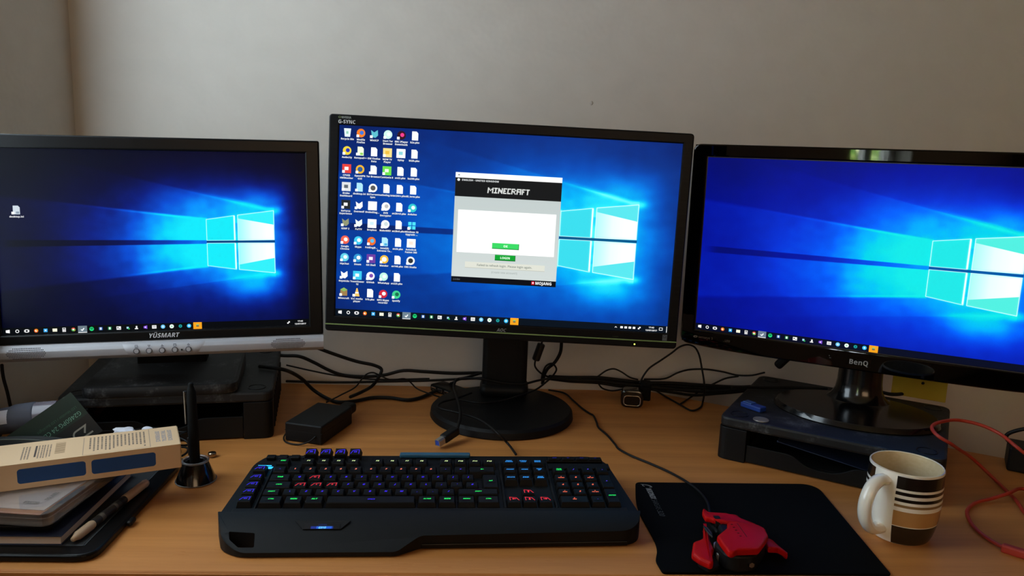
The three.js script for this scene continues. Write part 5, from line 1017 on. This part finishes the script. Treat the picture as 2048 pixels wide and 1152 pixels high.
const CABLE_PATHS = {
  brick_mains: [0.0032, [[-298,99,-1440],[-273,89,-1440],[-213,66,-1450],[-176,58,-1450],[-164,51,-1450],[-168,38,-1440],[-180,20,-1445],[-196,18,-1408],[-212,18,-1378]]],
  brick_out: [0.0014, [[-247,22,-1333],[-229,22,-1376],[-208,25,-1420],[-197,40,-1420],[-189,47,-1430],[-178,50,-1430],[-165,45,-1430],[-146,37,-1430],[-120,33,-1450],[-110,20,-1472],[-99,10,-1469],[-74,13,-1427],[-48,6,-1423]]],
  wall_long: [0.0032, [[-397,75,-1460],[-354,71,-1460],[-322,70,-1460],[-295,57,-1465],[-270,42,-1470],[-245,31,-1475],[-205,28,-1475],[-162,32,-1475],[-124,42,-1475],[-84,41,-1475],[-29,39,-1475],[27,41,-1475],[71,41,-1475]]],
  desk_sweep: [0.0034, [[-364,84,-1337],[-325,84,-1324],[-314,67,-1360],[-303,42,-1400],[-288,14,-1425],[-259,4,-1407],[-235,4,-1388],[-209,4,-1395],[-176,4,-1418],[-144,4,-1420],[-111,4,-1409],[-91,4,-1420],[-61,5,-1462],[-29,13,-1485]]],
  wall_straight: [0.0025, [[-355,9,-1495],[-253,8,-1498],[-164,12,-1498],[-74,17,-1495],[16,25,-1490],[84,29,-1490]]],
  wall_thin: [0.0016, [[-357,39,-1505],[-310,29,-1505],[-266,21,-1505],[-210,15,-1505],[-165,14,-1505],[-75,18,-1505]]],
  usb_b: [0.0026, [[37,51,-1450],[14,46,-1440],[-5,46,-1420],[-19,45,-1410],[-23,36,-1399],[-17,33,-1347],[-10,32,-1289],[-9,29,-1236],[-13,20,-1211]]],
  column_wrap: [0.0022, [[-31,16,-1483],[0,55,-1390],[27,58,-1378],[72,52,-1374],[106,50,-1378],[132,53,-1390],[160,43,-1440]]],
  loop_wrap: [0.0018, [[-10,26,-1349],[27,26,-1335],[61,26,-1347],[94,31,-1362],[131,34,-1395],[153,42,-1420],[169,51,-1440],[175,60,-1450],[167,69,-1455],[156,65,-1455],[149,49,-1455],[147,36,-1455]]],
  keyboard_cable: [0.0019, [[10,30,-1379],[-17,27,-1355],[-41,25,-1340],[-49,25,-1319],[-46,26,-1302],[-9,25,-1280],[20,25,-1254],[38,25,-1224],[55,22,-1190],[70,6,-1192],[80,12,-1131]]],
  ferrite_lead: [0.0018, [[146,121,-1450],[144,111,-1450],[133,75,-1450],[133,64,-1450],[143,52,-1450],[162,40,-1460],[185,30,-1470]]],
  video_lead: [0.0034, [[185,112,-1470],[184,86,-1475],[174,66,-1475],[161,52,-1478],[155,39,-1480],[153,19,-1487]]],
  mouse_cable: [0.0018, [[167,4,-1491],[195,3,-1477],[208,3,-1431],[220,3,-1382],[230,3,-1354],[234,3,-1347],[235,3,-1309],[234,3,-1283],[243,3,-1245],[249,3,-1204],[251,3,-1185],[266,3,-1156],[290,3,-1125],[312,4,-1090],[328,6,-1050],[336,7,-1014],[332,13,-965],[324,14,-931]]],
  bundle0: [0.0036, [[165,38,-1470],[205,37,-1470],[262,38,-1470],[307,34,-1470],[353,30,-1470],[410,30,-1470],[456,28,-1470],[503,26,-1470],[549,25,-1470],[581,27,-1470]]],
  bundle1: [0.0034, [[166,34,-1482],[207,31,-1482],[264,32,-1482],[310,27,-1482],[356,23,-1482],[414,21,-1482],[461,18,-1482],[507,18,-1482],[553,19,-1482],[586,22,-1482]]],
  bundle2: [0.0032, [[163,40,-1455],[204,37,-1455],[259,36,-1455],[305,31,-1455],[350,27,-1455],[407,23,-1455],[453,19,-1455],[498,20,-1455],[544,24,-1455],[575,28,-1455]]],
  bundle3: [0.0028, [[164,35,-1465],[205,31,-1465],[261,29,-1465],[307,23,-1465],[353,20,-1465],[410,13,-1465],[456,8,-1465],[502,12,-1465],[548,17,-1465],[580,23,-1465]]],
  small_loop_up: [0.0016, [[255,49,-1440],[274,61,-1445],[287,64,-1445],[301,59,-1445],[319,49,-1440],[334,45,-1440]]],
  small_loop_down: [0.0016, [[255,39,-1440],[269,21,-1455],[289,15,-1460],[308,20,-1455],[317,30,-1440]]],
  webcam_lead: [0.0018, [[337,41,-1430],[342,54,-1430],[353,71,-1430],[374,87,-1430],[395,103,-1430],[409,115,-1430],[424,120,-1430],[438,116,-1430],[448,102,-1430],[455,74,-1425],[457,50,-1410],[462,28,-1420],[468,3,-1442],[449,3,-1400],[429,3,-1384],[416,3,-1417],[400,3,-1466],[388,4,-1503]]],
  wall_wave: [0.0018, [[360,31,-1490],[403,34,-1490],[426,46,-1490],[448,53,-1490],[483,55,-1490],[517,52,-1485],[546,47,-1480],[570,50,-1470],[585,65,-1440]]],
  wall_fork: [0.0018, [[488,24,-1475],[497,29,-1475],[521,41,-1475],[545,47,-1472]]],
  desk_fork: [0.0016, [[418,3,-1423],[446,3,-1460],[471,12,-1478],[489,18,-1485]]],
  riser_lead: [0.0026, [[466,82,-1282],[496,78,-1295],[530,75,-1306],[590,75,-1311],[648,75,-1307]]],
  riser_rear_lead: [0.0032, [[741,75,-1297],[754,75,-1283],[782,75,-1290],[800,85,-1289],[804,100,-1273]]],
  red: [0.0026, [[858,50,-1065],[824,65,-1039],[815,72,-1044],[811,80,-1078],[794,86,-1098],[768,89,-1109],[731,93,-1092],[707,92,-1079],[697,90,-1067],[694,86,-1045],[707,79,-1038],[736,62,-1059],[790,30,-1096],[815,8,-1089],[808,4,-1041],[800,4,-1010],[785,4,-973],[772,4,-930],[807,4,-953],[851,4,-1026],[837,6,-1045],[789,12,-1014],[763,6,-1010],[735,4,-1001],[706,4,-977],[689,4,-948],[680,4,-917],[680,4,-889],[683,5,-869]]],
  left_drop: [0.0024, [[-704,125,-1170],[-704,116,-1170],[-703,104,-1170],[-699,82,-1170],[-695,53,-1170],[-693,46,-1170]]],
};// ---------------------------------------------------------------- leads
const lead = (k) => { const [r, p] = CABLE_PATHS[k]; return [r, p.map(([x, y, z]) => [x / 1000, DESK + Math.max(y / 1000, r + 0.0004), Math.max(z / 1000, back + r + 0.0008)])]; };
function wire(name, label, key_, material = M.rubber, category = 'cable') { const [r, p] = lead(key_); return single(name, label, category, capped(p, r), material); }
wire('mains_lead', 'thick black lead rising from the power adapter towards the silver-edged screen', 'brick_mains');
wire('thin_lead', 'thin shiny black lead running from the power adapter to the round foot', 'brick_out');
wire('wall_lead', 'thick black lead sagging along the wall from the riser to the column', 'wall_long');
wire('desk_lead', 'thick black lead snaking over the desk behind the power adapter', 'desk_sweep');
wire('wall_lead', 'black lead lying straight along the back of the desk', 'wall_straight');
wire('wall_lead', 'thin black lead drooping against the wall beside the riser', 'wall_thin');
wire('column_lead', 'black lead wrapped across the front of the monitor column', 'column_wrap');
wire('looped_lead', 'thin black lead looping over the round foot and up beside the column', 'loop_wrap');
wire('keyboard_lead', 'thin black keyboard lead crossing the round foot', 'keyboard_cable');
wire('video_lead', 'thick black lead hanging from the middle screen to the cable bundle', 'video_lead');
wire('mouse_lead', 'long thin black mouse lead curving across the desk to the mat', 'mouse_cable');
['uppermost thick black lead of the bundle behind the webcam', 'second black lead of the bundle, against the wall behind the webcam', 'thick black lead at the front of the bundle behind the webcam', 'lowest black lead of the bundle behind the webcam'].forEach((l, i) => wire('bundled_lead', l, 'bundle' + i));
wire('small_loop', 'small black cable loop standing up to the side of the webcam', 'small_loop_up');
wire('small_loop', 'small black cable loop lying under the bundle beside the webcam', 'small_loop_down');
wire('webcam_lead', 'thin black webcam lead rising in a tall arch under the glossy screen', 'webcam_lead');
wire('wavy_lead', 'thin black lead waving along the wall towards the glossy screen', 'wall_wave');
wire('forked_lead', 'short thin black lead slanting up to the wavy lead on the wall', 'wall_fork');
wire('forked_lead', 'short thin black lead slanting over the desk under the webcam lead', 'desk_fork');
wire('riser_lead', 'black lead lying across the riser top to the glossy neck', 'riser_lead');
wire('riser_lead', 'thick black lead curling from the glossy neck past the yellow carton', 'riser_rear_lead');
wire('hanging_lead', 'black lead dropping beside the left wall behind the grey padded cylinder', 'left_drop');
{
  // lead with a ferrite sleeve
  const [r, p] = lead('ferrite_lead'), m = thing('ferrite_lead', 'thin black lead with a thick sleeve hanging from the middle screen', 'cable', [0, 0, 0]);
  part('lead', capped(p, r), M.rubber, m);
  const a = new THREE.Vector3(...p[1]), b = new THREE.Vector3(...p[2]), s = part('ferrite_sleeve', new THREE.LatheGeometry([[0.002, -0.5], [0.0065, -0.5], [0.0078, -0.44], [0.0078, 0.44], [0.0065, 0.5], [0.002, 0.5]].map(([x, y]) => new THREE.Vector2(x, y * a.distanceTo(b) * 0.92)), 20), std({ color: 0x1e1f21, roughness: 0.45 }), m);
  s.position.copy(a.clone().add(b).multiplyScalar(0.5));
  s.quaternion.setFromUnitVectors(new THREE.Vector3(0, 1, 0), b.clone().sub(a).normalize());
}
{
  // lead ending in a square blue plug
  const [r, p] = lead('usb_b'), m = thing('square_plug_lead', 'black lead hanging over the round foot with a blue square plug', 'cable', [0, 0, 0]);
  part('lead', capped(p, r), M.rubber, m);
  const a = new THREE.Vector3(...p[p.length - 1]), b = new THREE.Vector3(-0.0435, DESK + 0.0105, -1.1760), g = new THREE.Group();
  const d = b.clone().sub(a), L = d.length(), mt = new THREE.Matrix4().lookAt(b, a, new THREE.Vector3(0, 1, 0));
  const put = (o) => { o.position.copy(a); o.quaternion.setFromRotationMatrix(mt); return o; };
  put(part('plug_grip', merged([rbox(0.014, 0.014, L * 0.72, 0.003, 0, 0, L * 0.36)]), M.rubber, m));
  put(part('plug_tip', extrude((() => { const s = outline([[-0.0052, -0.0055], [0.0052, -0.0055], [0.0052, 0.003], [0.0032, 0.0055], [-0.0032, 0.0055], [-0.0052, 0.003]]); s.holes.push(outline([[-0.0042, -0.0045], [-0.0042, 0.0026], [-0.0028, 0.0045], [0.0028, 0.0045], [0.0042, 0.0026], [0.0042, -0.0045]])); return s; })(), L * 0.28).translate(0, 0, L * 0.72), M.steel, m));
  put(part('plug_core', box(0.0082, 0.0086, L * 0.27, 0, -0.0001, L * 0.855), std({ color: 0x1a48b0, roughness: 0.4 }), m, 'blue plastic core'));
}
{
  // plug hanging under the left end of the glossy screen
  const m = thing('angled_plug', 'fat black plug hanging under the glossy screen above its riser', 'plug', [0.5905, DESK + 0.0890, -1.3980], deg(-33));
  const g = part('plug_body', rbox(0.017, 0.040, 0.015, 0.006, 0, 0.02, 0), M.rubber, m);
  g.rotation.z = deg(-38);
}
{
  const [r, p] = lead('red'), red = std({ color: 0xa8301e, roughness: 0.5 }), m = thing('red_cable', 'red cable looping from the power strip over the riser and desk', 'cable', [0, 0, 0]);
  part('lead', capped(p, r), red, m);
  const a = new THREE.Vector3(...p[p.length - 1]), b = new THREE.Vector3(0.7060, DESK + 0.0062, -0.842), s = part('plug', rbox(0.011, 0.011, a.distanceTo(b) + 0.006, 0.003), red, m, 'red moulded plug');
  s.position.copy(a.clone().add(b).multiplyScalar(0.5));
  s.lookAt(b);
}

renderer.render(scene, camera);
